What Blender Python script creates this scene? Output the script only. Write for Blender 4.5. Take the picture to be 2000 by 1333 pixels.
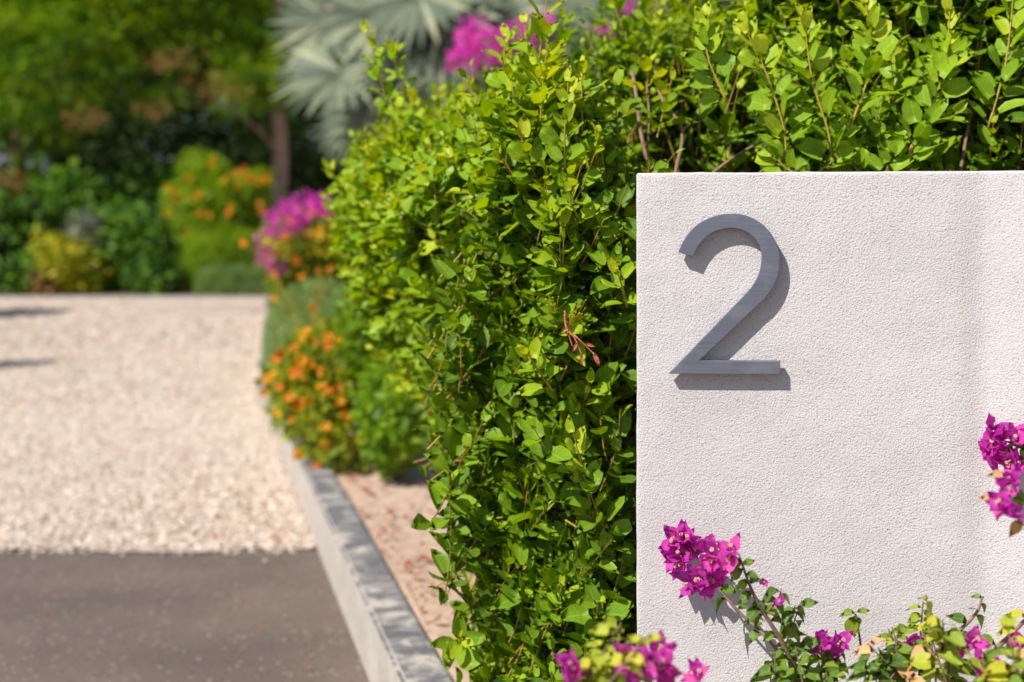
import bpy, bmesh, math
import numpy as np
from mathutils import Matrix, Vector, Quaternion

# ------------------------------------------------------------------ camera, world, sun, exposure
SC = bpy.context.scene
for o in list(bpy.data.objects):
    bpy.data.objects.remove(o)
COL = SC.collection
F = 50.0 / 36.0 * 2000.0          # focal length in photo pixels
CX, HY, CH = 1000.0, 430.0, 1.0   # principal column, horizon row, camera height

cam_d = bpy.data.cameras.new("camera")
cam = bpy.data.objects.new("camera", cam_d)
COL.objects.link(cam)
cam.location = (0, 0, CH)
cam.rotation_euler = (math.radians(90), 0, 0)
cam_d.lens = 50
cam_d.sensor_width = 36
cam_d.shift_y = -(666.5 - HY) / 2000.0
cam_d.clip_start = 0.05
cam_d.clip_end = 500
cam_d.dof.use_dof = True
cam_d.dof.focus_distance = 1.76
cam_d.dof.aperture_fstop = 3.5
cam_d.dof.aperture_blades = 0
SC.camera = cam

sun_to = Vector((-23.5, -21.7, 34.0)).normalized()      # towards the sun
world = bpy.data.worlds.new("World")
SC.world = world
world.use_nodes = True
wn = world.node_tree
bg = wn.nodes["Background"]
sky = wn.nodes.new("ShaderNodeTexSky")
sky.sky_type = 'NISHITA'
sky.sun_disc = False
sky.sun_elevation = math.asin(sun_to.z)
sky.sun_rotation = math.atan2(sun_to.x, sun_to.y)
sky.air_density = 1.0
sky.dust_density = 0.6
wn.links.new(sky.outputs[0], bg.inputs[0])
bg.inputs[1].default_value = 0.085

sun_d = bpy.data.lights.new("sun", 'SUN')
sun_d.energy = 5.0
sun_d.angle = math.radians(0.5)
sun_d.color = (1.0, 0.955, 0.88)
sun = bpy.data.objects.new("sun", sun_d)
COL.objects.link(sun)
sun.location = (-4, -4, 8)
sun.rotation_euler = sun_to.to_track_quat('Z', 'Y').to_euler()

SC.view_settings.view_transform = 'Standard'
SC.view_settings.look = 'None'
SC.view_settings.exposure = 0.36
SC.view_settings.gamma = 1.0
SC.view_settings.use_curve_mapping = False
SC.render.engine = 'CYCLES'
SC.cycles.use_denoising = True
SC.cycles.max_bounces = 8
SC.cycles.transmission_bounces = 6
SC.cycles.diffuse_bounces = 4
SC.cycles.sample_clamp_indirect = 6.0

R = np.random.default_rng(7)

# ------------------------------------------------------------------ helpers
def at(px, py, Y):
    return np.array([(px - CX) / F * Y, Y, CH - (py - HY) / F * Y])

def gnd(px, py, z=0.0):
    Y = (CH - z) * F / (py - HY)
    return at(px, py, Y)

def nrm(a):
    return a / np.maximum(np.linalg.norm(a, axis=-1, keepdims=True), 1e-9)

def rnd(n):
    return nrm(R.normal(size=(n, 3)))

def frames(d, n, s):
    """matrices with x along d, z near n, scaled by s  (N,3,3)"""
    x = nrm(d)
    z = n - np.sum(n * x, -1, keepdims=True) * x
    z = nrm(z + 1e-6)
    y = np.cross(z, x)
    M = np.stack([x, y, z], -1)
    return M * np.asarray(s).reshape(-1, 1, 1)

class Acc:
    def __init__(self):
        self.V, self.T, self.U, self.F = [], [], [], []
        self.n = 0
    def add(self, V, Fs, tint=0.5, uv=None):
        V = np.asarray(V, float)
        n = len(V)
        self.V.append(V)
        self.T.append(np.broadcast_to(np.asarray(tint, float), (n,)).copy())
        self.U.append(np.zeros((n, 2)) if uv is None else np.asarray(uv, float))
        for f in Fs:
            f = np.asarray(f, int)
            if len(f):
                self.F.append(f + self.n)
        self.n += n
    def place(self, tpl, P, M, tint):
        V0, Fs, U0 = tpl
        N, k = len(P), len(V0)
        if N == 0:
            return
        V = np.einsum('nij,vj->nvi', M, V0) + P[:, None, :]
        off = (np.arange(N) * k)[:, None, None]
        self.add(V.reshape(-1, 3), [(f[None] + off).reshape(-1, f.shape[1]) for f in Fs],
                 np.repeat(np.broadcast_to(tint, (N,)), k), np.tile(U0, (N, 1)))
    def mesh(self, name, smooth=True):
        me = bpy.data.meshes.new(name)
        V = np.concatenate(self.V)
        loops = np.concatenate([f.reshape(-1) for f in self.F])
        cnt = np.concatenate([np.full(len(f), f.shape[1]) for f in self.F])
        start = np.concatenate([[0], np.cumsum(cnt)[:-1]])
        me.vertices.add(len(V))
        me.vertices.foreach_set("co", V.reshape(-1).astype(np.float32))
        me.loops.add(len(loops))
        me.loops.foreach_set("vertex_index", loops.astype(np.int32))
        me.polygons.add(len(cnt))
        me.polygons.foreach_set("loop_start", start.astype(np.int32))
        try:
            me.polygons.foreach_set("loop_total", cnt.astype(np.int32))
        except Exception:
            pass
        me.polygons.foreach_set("use_smooth", np.full(len(cnt), smooth))
        me.update(calc_edges=True)
        a = me.attributes.new("tint", 'FLOAT', 'POINT')
        a.data.foreach_set("value", np.concatenate(self.T).astype(np.float32))
        b = me.attributes.new("luv", 'FLOAT2', 'POINT')
        b.data.foreach_set("vector", np.concatenate(self.U).reshape(-1).astype(np.float32))
        return me

def link(name, me, mat=None, parent=None, loc=None):
    if mat is not None and not me.materials:
        me.materials.append(mat)
    o = bpy.data.objects.new(name, me)
    COL.objects.link(o)
    if parent is not None:
        o.parent = parent
        o.location = -Vector(parent.location)      # mesh data are in world coordinates
    elif loc is not None:
        o.location = loc
    return o

def thing(name, label, cat, loc=(0, 0, 0), group=None):
    o = bpy.data.objects.new(name, None)
    o.empty_display_size = 0.1
    COL.objects.link(o)
    o.location = loc
    tag(o, label, cat, group)
    return o

def tag(o, label, cat, group=None):
    o["label"] = label
    o["category"] = cat
    if group:
        o["group"] = group

def structure(o, label=None):
    o["kind"] = "structure"
    if label:
        o["label"] = label
    return o

def tubes(PL, RR, sides=4):
    """PL (K,n,3) polylines, RR (K,n) radii -> verts, faces"""
    K, n, _ = PL.shape
    t = np.zeros_like(PL)
    t[:, 1:-1] = PL[:, 2:] - PL[:, :-2]
    t[:, 0] = PL[:, 1] - PL[:, 0]
    t[:, -1] = PL[:, -1] - PL[:, -2]
    t = nrm(t)
    ref = np.where(np.abs(t[:, :1, 2:3]) > 0.8, np.array([1.0, 0, 0]), np.array([0, 0, 1.0]))
    u = nrm(np.cross(t, np.broadcast_to(ref, t.shape)))
    v = np.cross(t, u)
    a = np.arange(sides) * 2 * math.pi / sides
    V = PL[:, :, None, :] + RR[:, :, None, None] * (np.cos(a)[None, None, :, None] * u[:, :, None, :] + np.sin(a)[None, None, :, None] * v[:, :, None, :])
    idx = np.arange(K * n * sides).reshape(K, n, sides)
    q = np.stack([idx[:, :-1], np.roll(idx, -1, 2)[:, :-1], np.roll(idx, -1, 2)[:, 1:], idx[:, 1:]], -1).reshape(-1, 4)
    return V.reshape(-1, 3), q

def smooth_line(pts, n=8):
    pts = np.asarray(pts, float)
    p = np.vstack([2 * pts[0] - pts[1], pts, 2 * pts[-1] - pts[-2]])
    out = []
    for i in range(1, len(p) - 2):
        for k in range(n):
            t = k / n
            a, b, c, d = p[i - 1], p[i], p[i + 1], p[i + 2]
            out.append(0.5 * ((2 * b) + (-a + c) * t + (2 * a - 5 * b + 4 * c - d) * t * t + (-a + 3 * b - 3 * c + d) * t ** 3))
    out.append(pts[-1])
    return np.array(out)

def add_tube(acc, pts, r0, r1, sides=6, n=6, tint=0.5):
    L = smooth_line(pts, n)
    rr = np.linspace(r0, r1, len(L))
    V, q = tubes(L[None], rr[None], sides)
    acc.add(V, [q, np.arange(sides)[None, ::-1] if sides > 2 else []], tint)
    return L

# leaf templates: unit length along +x
def leaf_tpl(w=0.5, peak=0.5, fold=0.25, curl=0.12, tip=0.0, wave=0.0, st=(0.18, 0.4, 0.64, 0.86), round_=0.75, petiole=0.0, twist=0.0):
    V = [(0, 0, 0)]
    U = [(0, 0)]
    p = math.log(0.5) / math.log(peak)
    for i, t in enumerate(st):
        ww = 0.5 * w * max(0.0, math.sin(math.pi * t ** p)) ** round_
        z = -curl * t * t
        tw = twist * (t - 0.3)
        wv = wave * math.sin(i * 2.1 + 0.5)
        V += [(t, ww, z + fold * ww + wv + tw * ww), (t, 0, z), (t, -ww, z + fold * ww - wv - tw * ww)]
        U += [(1, t), (0, t), (-1, t)]
    V.append((1 + tip, 0, -curl * (1 + tip) ** 2))
    U.append((0, 1))
    V = np.array(V, float)
    if petiole:
        V[1:, 0] = petiole + V[1:, 0] * (1 - petiole)
    k = len(st)
    quads, tris = [], [(0, 2, 1), (0, 3, 2)]
    for i in range(k - 1):
        a = 1 + 3 * i
        quads += [(a, a + 1, a + 4, a + 3), (a + 1, a + 2, a + 5, a + 4)]
    a, e = 1 + 3 * (k - 1), len(V) - 1
    tris += [(a, a + 1, e), (a + 1, a + 2, e)]
    return V, [np.array(quads)[:, ::-1], np.array(tris)[:, ::-1] if False else np.array(tris)], np.array(U, float)

def quad_leaf(w=0.5, fold=0.1):
    V = np.array([(0, 0, 0), (0.45, w / 2, fold), (1, 0, -0.08), (0.45, -w / 2, fold), (0.45, 0, 0)], float)
    Fq = np.array([(0, 4, 1), (4, 2, 1), (0, 3, 4), (4, 3, 2)])
    return V, [Fq], np.array([(0, 0), (1, .5), (0, 1), (-1, .5), (0, .5)], float)

# ------------------------------------------------------------------ materials
def new_mat(name):
    m = bpy.data.materials.new(name)
    m.use_nodes = True
    nt = m.node_tree
    b = nt.nodes["Principled BSDF"]
    return m, nt, b

def N(nt, typ, **kw):
    n = nt.nodes.new(typ)
    for k, v in kw.items():
        setattr(n, k, v)
    return n

def ramp(nt, fac, stops):
    r = N(nt, "ShaderNodeValToRGB")
    el = r.color_ramp.elements
    while len(el) < len(stops):
        el.new(0.5)
    for e, (p, c) in zip(el, stops):
        e.position = p
        e.color = (*c, 1)
    nt.links.new(fac, r.inputs[0])
    return r.outputs[0]

def noise(nt, scale, detail=3, rough=0.6, vec=None, dist=0.0):
    n = N(nt, "ShaderNodeTexNoise")
    n.inputs["Scale"].default_value = scale
    n.inputs["Detail"].default_value = detail
    n.inputs["Roughness"].default_value = rough
    n.inputs["Distortion"].default_value = dist
    if vec is not None:
        nt.links.new(vec, n.inputs["Vector"])
    return n.outputs[0]

def mixc(nt, fac, a, b, mode='MIX'):
    m = N(nt, "ShaderNodeMix", data_type='RGBA', blend_type=mode)
    for s, v in ((m.inputs[0], fac), (m.inputs[6], a), (m.inputs[7], b)):
        if isinstance(v, (int, float)):
            s.default_value = v
        elif isinstance(v, tuple):
            s.default_value = (*v, 1)
        else:
            nt.links.new(v, s)
    return m.outputs[2]

def math_(nt, op, a, b=None, c=None, clamp=False):
    m = N(nt, "ShaderNodeMath", operation=op)
    m.use_clamp = clamp
    for i, v in enumerate((a, b, c)):
        if v is None:
            continue
        if isinstance(v, (int, float)):
            m.inputs[i].default_value = v
        else:
            nt.links.new(v, m.inputs[i])
    return m.outputs[0]

def obj_coord(nt):
    return N(nt, "ShaderNodeNewGeometry").outputs["Position"]

def leaf_mat(name, stops, rough=0.42, trans=0.35, under=1.35, vein=0.5, spec=0.22, tcol=(1.5, 1.45, 0.5), nscale=60.0, veins=True, blemish=None):
    m, nt, b = new_mat(name)
    at_ = N(nt, "ShaderNodeAttribute", attribute_name="tint")
    lu = N(nt, "ShaderNodeAttribute", attribute_name="luv")
    sep = N(nt, "ShaderNodeSeparateXYZ")
    nt.links.new(lu.outputs["Vector"], sep.inputs[0])
    pos = obj_coord(nt)
    nz = noise(nt, nscale, 3, 0.6, pos)
    f = math_(nt, 'ADD', at_.outputs["Fac"], math_(nt, 'MULTIPLY', math_(nt, 'SUBTRACT', nz, 0.5), 0.35), clamp=True)
    col = ramp(nt, f, stops)
    if veins:
        au = math_(nt, 'ABSOLUTE', sep.outputs[0])
        mid = math_(nt, 'SUBTRACT', 1.0, math_(nt, 'MULTIPLY', au, 9.0), clamp=True)
        # side veins: stripes in (v + .35|u|)
        sv = math_(nt, 'SINE', math_(nt, 'MULTIPLY', math_(nt, 'SUBTRACT', sep.outputs[1], math_(nt, 'MULTIPLY', au, 0.16)), 48.0))
        sv = math_(nt, 'MULTIPLY', math_(nt, 'GREATER_THAN', sv, 0.86), 0.35)
        vv = math_(nt, 'MULTIPLY', math_(nt, 'MAXIMUM', mid, sv), vein)
        col = mixc(nt, vv, col, mixc(nt, 0.5, col, (0.45, 0.5, 0.12), 'ADD'))
    if blemish:
        bn = noise(nt, 38.0, 4, 0.7, pos)
        bm = ramp(nt, bn, [(0.62, (0, 0, 0)), (0.7, (1, 1, 1))])
        col = mixc(nt, math_(nt, 'MULTIPLY', bm, 0.6), col, blemish)
    geo = N(nt, "ShaderNodeNewGeometry")
    pale = mixc(nt, 1.0, col, (under, under, under * 0.95), 'MULTIPLY')
    pale = mixc(nt, 0.10, pale, (0.35, 0.4, 0.15))
    colb = mixc(nt, geo.outputs["Backfacing"], col, pale)
    nt.links.new(colb, b.inputs["Base Color"])
    b.inputs["Roughness"].default_value = rough
    b.inputs["Specular IOR Level"].default_value = spec
    bump = N(nt, "ShaderNodeBump")
    bump.inputs["Strength"].default_value = 0.25
    bump.inputs["Distance"].default_value = 0.001
    nt.links.new(noise(nt, nscale * 4, 2, 0.5, pos), bump.inputs["Height"])
    nt.links.new(bump.outputs[0], b.inputs["Normal"])
    tr = N(nt, "ShaderNodeBsdfTranslucent")
    nt.links.new(mixc(nt, 1.0, col, tcol, 'MULTIPLY'), tr.inputs[0])
    mx = N(nt, "ShaderNodeMixShader")
    mx.inputs[0].default_value = trans
    nt.links.new(b.outputs[0], mx.inputs[1])
    nt.links.new(tr.outputs[0], mx.inputs[2])
    out = nt.nodes["Material Output"]
    nt.links.new(mx.outputs[0], out.inputs[0])
    return m

M_HEDGE = leaf_mat("hedge_leaf", [(0.0, (0.04, 0.115, 0.003)), (0.35, (0.12, 0.245, 0.002)), (0.7, (0.235, 0.39, 0.002)), (1.0, (0.43, 0.49, 0.004))], rough=0.42, trans=0.42, spec=0.26, under=1.2, tcol=(1.7, 1.45, 0.3), blemish=(0.30, 0.20, 0.02))
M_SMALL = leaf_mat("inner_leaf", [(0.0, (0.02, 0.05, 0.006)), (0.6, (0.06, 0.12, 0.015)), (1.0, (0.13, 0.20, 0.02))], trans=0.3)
M_BOUG = leaf_mat("bougainvillea_leaf", [(0.0, (0.03, 0.08, 0.012)), (0.4, (0.10, 0.19, 0.015)), (0.7, (0.26, 0.33, 0.02)), (1.0, (0.50, 0.44, 0.03))], rough=0.45, trans=0.4, nscale=90, blemish=(0.35, 0.16, 0.03))
M_DRY = leaf_mat("dry_leaf", [(0.0, (0.30, 0.13, 0.05)), (1.0, (0.62, 0.36, 0.18))], rough=0.7, trans=0.25, tcol=(1.2, 1.0, 0.7), vein=0.7)
M_BRACT = leaf_mat("magenta_bract", [(0.0, (0.34, 0.008, 0.28)), (0.5, (0.62, 0.016, 0.48)), (1.0, (0.80, 0.09, 0.46))], rough=0.55, trans=0.45, under=1.1, tcol=(1.3, 1.2, 1.3), vein=0.25, spec=0.15, nscale=120, blemish=(0.45, 0.12, 0.16))
M_ORANGE = leaf_mat("orange_petal", [(0.0, (0.75, 0.12, 0.008)), (0.5, (0.85, 0.24, 0.01)), (1.0, (0.95, 0.50, 0.012))], rough=0.5, trans=0.4, under=1.0, tcol=(1.2, 1.2, 1.0), veins=False, spec=0.3)
M_TREE = leaf_mat("tree_leaf", [(0.0, (0.03, 0.08, 0.004)), (0.5, (0.12, 0.25, 0.008)), (1.0, (0.32, 0.42, 0.008))], trans=0.45, veins=False, rough=0.5, nscale=1.2)
M_DARKB = leaf_mat("shrub_leaf", [(0.0, (0.015, 0.045, 0.008)), (0.5, (0.06, 0.16, 0.015)), (1.0, (0.16, 0.32, 0.018))], trans=0.3, veins=False, rough=0.4, nscale=5)
M_SHADED = leaf_mat("shade_toned_leaf", [(0.0, (0.008, 0.020, 0.004)), (1.0, (0.03, 0.065, 0.008))], trans=0.1, veins=False, rough=0.6, nscale=5, spec=0.1)  # shade under the far trees is put into this near-black leaf colour
M_LIME = leaf_mat("lime_leaf", [(0.0, (0.10, 0.20, 0.004)), (1.0, (0.30, 0.44, 0.004))], trans=0.35, veins=False, rough=0.5, nscale=5)
M_YELLOW = leaf_mat("variegated_leaf", [(0.0, (0.08, 0.15, 0.01)), (0.5, (0.25, 0.30, 0.012)), (1.0, (0.55, 0.48, 0.02))], trans=0.35, veins=False, rough=0.5, nscale=8)
M_SAGE = leaf_mat("grey_green_leaf", [(0.0, (0.10, 0.18, 0.04)), (1.0, (0.32, 0.43, 0.12))], trans=0.25, veins=False, rough=0.6, tcol=(1.2, 1.2, 0.8), nscale=12)
M_SILVER = leaf_mat("silver_leaf", [(0.0, (0.035, 0.055, 0.05)), (0.6, (0.13, 0.165, 0.135)), (1.0, (0.38, 0.39, 0.27))], trans=0.15, veins=False, rough=0.5, under=1.0, tcol=(1.0, 1.0, 0.8), nscale=6)
M_RUST = leaf_mat("russet_leaf", [(0.0, (0.14, 0.07, 0.03)), (1.0, (0.36, 0.22, 0.06))], trans=0.3, veins=False, rough=0.6, tcol=(1.2, 1.0, 0.6), nscale=8)

def bark(name, c0, c1, scale=40, bump_=0.5):
    m, nt, b = new_mat(name)
    pos = obj_coord(nt)
    nt.links.new(ramp(nt, noise(nt, scale, 4, 0.7, pos), [(0.3, c0), (0.7, c1)]), b.inputs["Base Color"])
    b.inputs["Roughness"].default_value = 0.75
    bp = N(nt, "ShaderNodeBump")
    bp.inputs["Strength"].default_value = bump_
    bp.inputs["Distance"].default_value = 0.002
    nt.links.new(noise(nt, scale * 3, 3, 0.6, pos), bp.inputs["Height"])
    nt.links.new(bp.outputs[0], b.inputs["Normal"])
    return m

M_TWIG = bark("green_orange_twig", (0.30, 0.28, 0.03), (0.52, 0.25, 0.05), 25)
M_BROWN = bark("brown_branch", (0.14, 0.075, 0.045), (0.34, 0.20, 0.13), 50)
M_VINE = bark("bougainvillea_stem", (0.12, 0.07, 0.05), (0.30, 0.20, 0.12), 60)
M_TRUNK = bark("tree_bark", (0.30, 0.18, 0.13), (0.60, 0.38, 0.30), 8)
M_RED = bark("withered_red", (0.35, 0.06, 0.03), (0.55, 0.18, 0.12), 60)

def stucco():
    m, nt, b = new_mat("rough_white_stucco")
    pos = obj_coord(nt)
    big = noise(nt, 3.0, 4, 0.6, pos)
    fine = noise(nt, 420.0, 3, 0.65, pos, 0.4)
    c = ramp(nt, big, [(0.3, (0.555, 0.525, 0.523)), (0.7, (0.625, 0.59, 0.585))])
    pits = ramp(nt, fine, [(0.30, (0.60, 0.58, 0.58)), (0.43, (1, 1, 1))])
    c = mixc(nt, 1.0, c, pits, 'MULTIPLY')
    # thin dirty rain streaks, faint
    mp = N(nt, "ShaderNodeMapping")
    mp.inputs["Scale"].default_value = (14, 14, 1.2)
    nt.links.new(pos, mp.inputs[0])
    st = noise(nt, 1.0, 4, 0.6, mp.outputs[0])
    c = mixc(nt, math_(nt, 'MULTIPLY', ramp(nt, st, [(0.52, (0, 0, 0)), (0.8, (1, 1, 1))]), 0.34), c, (0.45, 0.41, 0.38))
    nt.links.new(c, b.inputs["Base Color"])
    b.inputs["Roughness"].default_value = 0.9
    b.inputs["Specular IOR Level"].default_value = 0.2
    vo = N(nt, "ShaderNodeTexVoronoi", feature='SMOOTH_F1')
    vo.inputs["Scale"].default_value = 520.0
    vo.inputs["Smoothness"].default_value = 0.6
    wob = N(nt, "ShaderNodeVectorMath", operation='ADD')
    nz = N(nt, "ShaderNodeTexNoise")
    nz.inputs["Scale"].default_value = 180
    sc = N(nt, "ShaderNodeVectorMath", operation='SCALE')
    sc.inputs["Scale"].default_value = 0.006
    nt.links.new(pos, nz.inputs["Vector"])
    nt.links.new(nz.outputs["Color"], sc.inputs[0])
    nt.links.new(pos, wob.inputs[0])
    nt.links.new(sc.outputs[0], wob.inputs[1])
    nt.links.new(wob.outputs[0], vo.inputs["Vector"])
    h = math_(nt, 'ADD', math_(nt, 'MULTIPLY', vo.outputs["Distance"], -0.35), math_(nt, 'MULTIPLY', fine, 1.5))
    med = noise(nt, 70.0, 2, 0.5, pos)
    h = math_(nt, 'ADD', h, math_(nt, 'MULTIPLY', med, 0.25))
    bp = N(nt, "ShaderNodeBump")
    bp.inputs["Strength"].default_value = 0.9
    bp.inputs["Distance"].default_value = 0.0013
    nt.links.new(h, bp.inputs["Height"])
    bp2 = N(nt, "ShaderNodeBump")
    bp2.inputs["Strength"].default_value = 0.5
    bp2.inputs["Distance"].default_value = 0.01
    nt.links.new(noise(nt, 9.0, 2, 0.5, pos), bp2.inputs["Height"])
    nt.links.new(bp2.outputs[0], bp.inputs["Normal"])
    nt.links.new(bp.outputs[0], b.inputs["Normal"])
    return m

def brushed():
    m, nt, b = new_mat("brushed_grey_metal")
    pos = obj_coord(nt)
    mp = N(nt, "ShaderNodeMapping")
    mp.inputs["Scale"].default_value = (9, 9, 420)
    nt.links.new(pos, mp.inputs[0])
    n1 = noise(nt, 1.0, 4, 0.7, mp.outputs[0])
    n2 = noise(nt, 26.0, 4, 0.6, pos)
    c = ramp(nt, n1, [(0.3, (0.165, 0.178, 0.225)), (0.7, (0.205, 0.22, 0.27))])
    c = mixc(nt, math_(nt, 'MULTIPLY', ramp(nt, n2, [(0.5, (0, 0, 0)), (0.75, (1, 1, 1))]), 0.3), c, (0.45, 0.45, 0.48))
    nt.links.new(c, b.inputs["Base Color"])
    b.inputs["Metallic"].default_value = 0.75
    r = math_(nt, 'ADD', 0.38, math_(nt, 'MULTIPLY', n1, 0.25))
    nt.links.new(r, b.inputs["Roughness"])
    bp = N(nt, "ShaderNodeBump")
    bp.inputs["Strength"].default_value = 0.15
    bp.inputs["Distance"].default_value = 0.0004
    nt.links.new(n1, bp.inputs["Height"])
    nt.links.new(bp.outputs[0], b.inputs["Normal"])
    return m

def ground_mat(name, stops, scale, bscale, bdist, spots=None, rough=0.95, big=None):
    m, nt, b = new_mat(name)
    pos = obj_coord(nt)
    c = ramp(nt, noise(nt, scale, 5, 0.65, pos), stops)
    if big:
        c = mixc(nt, 1.0, c, ramp(nt, noise(nt, big[0], 3, 0.55, pos), [(0.35, big[1]), (0.65, (1, 1, 1))]), 'MULTIPLY')
    if spots:
        for sc_, th, colr in spots:
            v = N(nt, "ShaderNodeTexVoronoi")
            v.inputs["Scale"].default_value = sc_
            nt.links.new(pos, v.inputs["Vector"])
            sepc = N(nt, "ShaderNodeSeparateColor")
            nt.links.new(v.outputs["Color"], sepc.inputs[0])
            msk = math_(nt, 'MULTIPLY', math_(nt, 'GREATER_THAN', sepc.outputs[0], th), math_(nt, 'LESS_THAN', v.outputs["Distance"], 0.42))
            c = mixc(nt, math_(nt, 'MULTIPLY', msk, 0.75), c, colr)
    nt.links.new(c, b.inputs["Base Color"])
    b.inputs["Roughness"].default_value = rough
    b.inputs["Specular IOR Level"].default_value = 0.25
    bp = N(nt, "ShaderNodeBump")
    bp.inputs["Strength"].default_value = 0.8
    bp.inputs["Distance"].default_value = bdist
    nt.links.new(noise(nt, bscale, 4, 0.65, pos), bp.inputs["Height"])
    nt.links.new(bp.outputs[0], b.inputs["Normal"])
    return m

M_STUCCO = stucco()
M_METAL = brushed()
M_ASPH = ground_mat("worn_asphalt", [(0.3, (0.14, 0.105, 0.085)), (0.7, (0.20, 0.155, 0.127))], 120, 260, 0.003,
                    spots=[(70, 0.90, (0.30, 0.25, 0.22)), (95, 0.88, (0.05, 0.045, 0.042))], big=(2.2, (0.76, 0.76, 0.80)))
M_GRAVB = ground_mat("pinkish_gravel", [(0.25, (0.40, 0.30, 0.25)), (0.5, (0.52, 0.42, 0.355)), (0.75, (0.58, 0.48, 0.42))], 26, 60, 0.012,
                     spots=[(30, 0.85, (0.36, 0.22, 0.16)), (42, 0.9, (0.25, 0.23, 0.2))], big=(0.9, (0.86, 0.84, 0.80)))
M_SAND = ground_mat("sandy_soil", [(0.3, (0.42, 0.29, 0.21)), (0.7, (0.60, 0.44, 0.34))], 22, 90, 0.008, spots=[(45, 0.93, (0.25, 0.08, 0.05))])
M_DIRT = ground_mat("bed_soil", [(0.3, (0.16, 0.10, 0.07)), (0.7, (0.30, 0.20, 0.14))], 14, 60, 0.01)
M_STONE = leaf_mat("pebble", [(0.0, (0.22, 0.13, 0.09)), (0.12, (0.40, 0.26, 0.19)), (0.3, (0.50, 0.395, 0.31)), (0.75, (0.61, 0.515, 0.43)), (1.0, (0.69, 0.62, 0.55))], rough=0.85, trans=0.0, under=1.0, veins=False, spec=0.2, nscale=70)

def kerb_mat():
    m, nt, b = new_mat("weathered_concrete")
    pos = obj_coord(nt)
    n1 = noise(nt, 10.0, 7, 0.7, pos, 0.5)
    c = ramp(nt, n1, [(0.46, (0.13, 0.125, 0.135)), (0.54, (0.25, 0.235, 0.235)), (0.60, (0.46, 0.41, 0.37)), (0.7, (0.56, 0.50, 0.45))])
    geo = N(nt, "ShaderNodeNewGeometry")
    sx = N(nt, "ShaderNodeSeparateXYZ")
    nt.links.new(geo.outputs["True Normal"], sx.inputs[0])
    side = math_(nt, 'LESS_THAN', sx.outputs[2], 0.85)
    cs = ramp(nt, noise(nt, 9, 5, 0.6, pos), [(0.3, (0.42, 0.37, 0.32)), (0.7, (0.56, 0.50, 0.45))])
    c = mixc(nt, side, c, cs)
    c = mixc(nt, 1.0, c, ramp(nt, noise(nt, 90, 3, 0.6, pos), [(0.3, (0.75, 0.75, 0.75)), (0.55, (1, 1, 1))]), 'MULTIPLY')
    nt.links.new(c, b.inputs["Base Color"])
    b.inputs["Roughness"].default_value = 0.9
    bp = N(nt, "ShaderNodeBump")
    bp.inputs["Strength"].default_value = 0.7
    bp.inputs["Distance"].default_value = 0.004
    nt.links.new(noise(nt, 70, 4, 0.7, pos), bp.inputs["Height"])
    nt.links.new(bp.outputs[0], b.inputs["Normal"])
    return m
M_KERB = kerb_mat()

# ------------------------------------------------------------------ ground, drive, kerb
SOILZ = 0.135
def kx(Y):                              # foot of the kerb, drive side
    if Y < 8.0:
        return -0.308 - 0.228 * (Y - 3.08)
    return -1.43 - 0.164 * (Y - 8.0)

def sheet(name, pts, z, mat):
    me = bpy.data.meshes.new(name)
    me.from_pydata([(x, y, z) for x, y in pts], [], [list(range(len(pts)))])
    me.materials.append(mat)
    o = link(name, me)
    return structure(o)

sheet("ground", [(-90, -40), (90, -40), (90, 160), (-90, 160)], -0.06, M_DIRT)
YB = 4.32
edge_pts = [(kx(y) + 0.03, y) for y in (YB, 2, 0, -3, -12)]
sheet("asphalt_road", [(-14, YB), (-14, -12)] + edge_pts[::-1], 0.0, M_ASPH)
# gravel sheet with a ragged near edge, resting on the asphalt edge
ex = np.linspace(-14, kx(YB) + 0.03, 180)
ey = YB - 0.03 + 0.02 * np.sin(ex * 7.3) + 0.018 * np.sin(ex * 23.1 + 1) + R.normal(0, 0.007, 180)
for i, x in enumerate(ex):
    if abs(x + 1.05) < 0.05:
        ey[i] -= 0.08 * (1 - abs(x + 1.05) / 0.05)
pts = list(zip(ex, ey)) + [(kx(y) + 0.03, y) for y in (6, 8, 11, 14, 16.6)] + [(-2.95, 17.5), (-14, 17.5)]
sheet("gravel_drive", pts, 0.006, M_GRAVB)

# planting bed right of the kerb, gently uneven
def bed(name, x_of, ys, x1, nx, z, amp, mat):
    acc = Acc()
    ys = np.asarray(ys)
    V = np.zeros((len(ys), nx, 3))
    for j, y in enumerate(ys):
        xa = x_of(y)
        u = np.linspace(0, 1, nx) ** 2.0
        V[j, :, 0] = xa + (x1 - xa) * u
        V[j, :, 1] = y
    V[..., 2] = z + amp * (np.sin(V[..., 0] * 9 + V[..., 1] * 5) + np.sin(V[..., 0] * 17 - V[..., 1] * 13 + 1) * 0.6 + R.normal(0, 0.4, V.shape[:2]))
    V[:, 0, 2] = z - 0.012
    idx = np.arange(len(ys) * nx).reshape(len(ys), nx)
    q = np.stack([idx[:-1, :-1], idx[:-1, 1:], idx[1:, 1:], idx[1:, :-1]], -1).reshape(-1, 4)
    acc.add(V.reshape(-1, 3), [q])
    return structure(link(name, acc.mesh(name), mat))
bed("front_planting_bed", lambda y: kx(y) + 0.105, np.linspace(-4, 2.02, 20), 12.0, 60, SOILZ, 0.004, M_DIRT)  # out of view; dark soil put here to cut warm bounce onto the wall
bed("planting_bed", lambda y: kx(y) + 0.105, np.concatenate([np.linspace(2.02, 8, 90), np.linspace(8.3, 17.4, 20)]), 12.0, 90, SOILZ, 0.004, M_SAND)
sheet("far_planting_bed", [(-16, 17.66), (-1, 17.66), (-1, 40), (-16, 40)], 0.05, M_DIRT)

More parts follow.
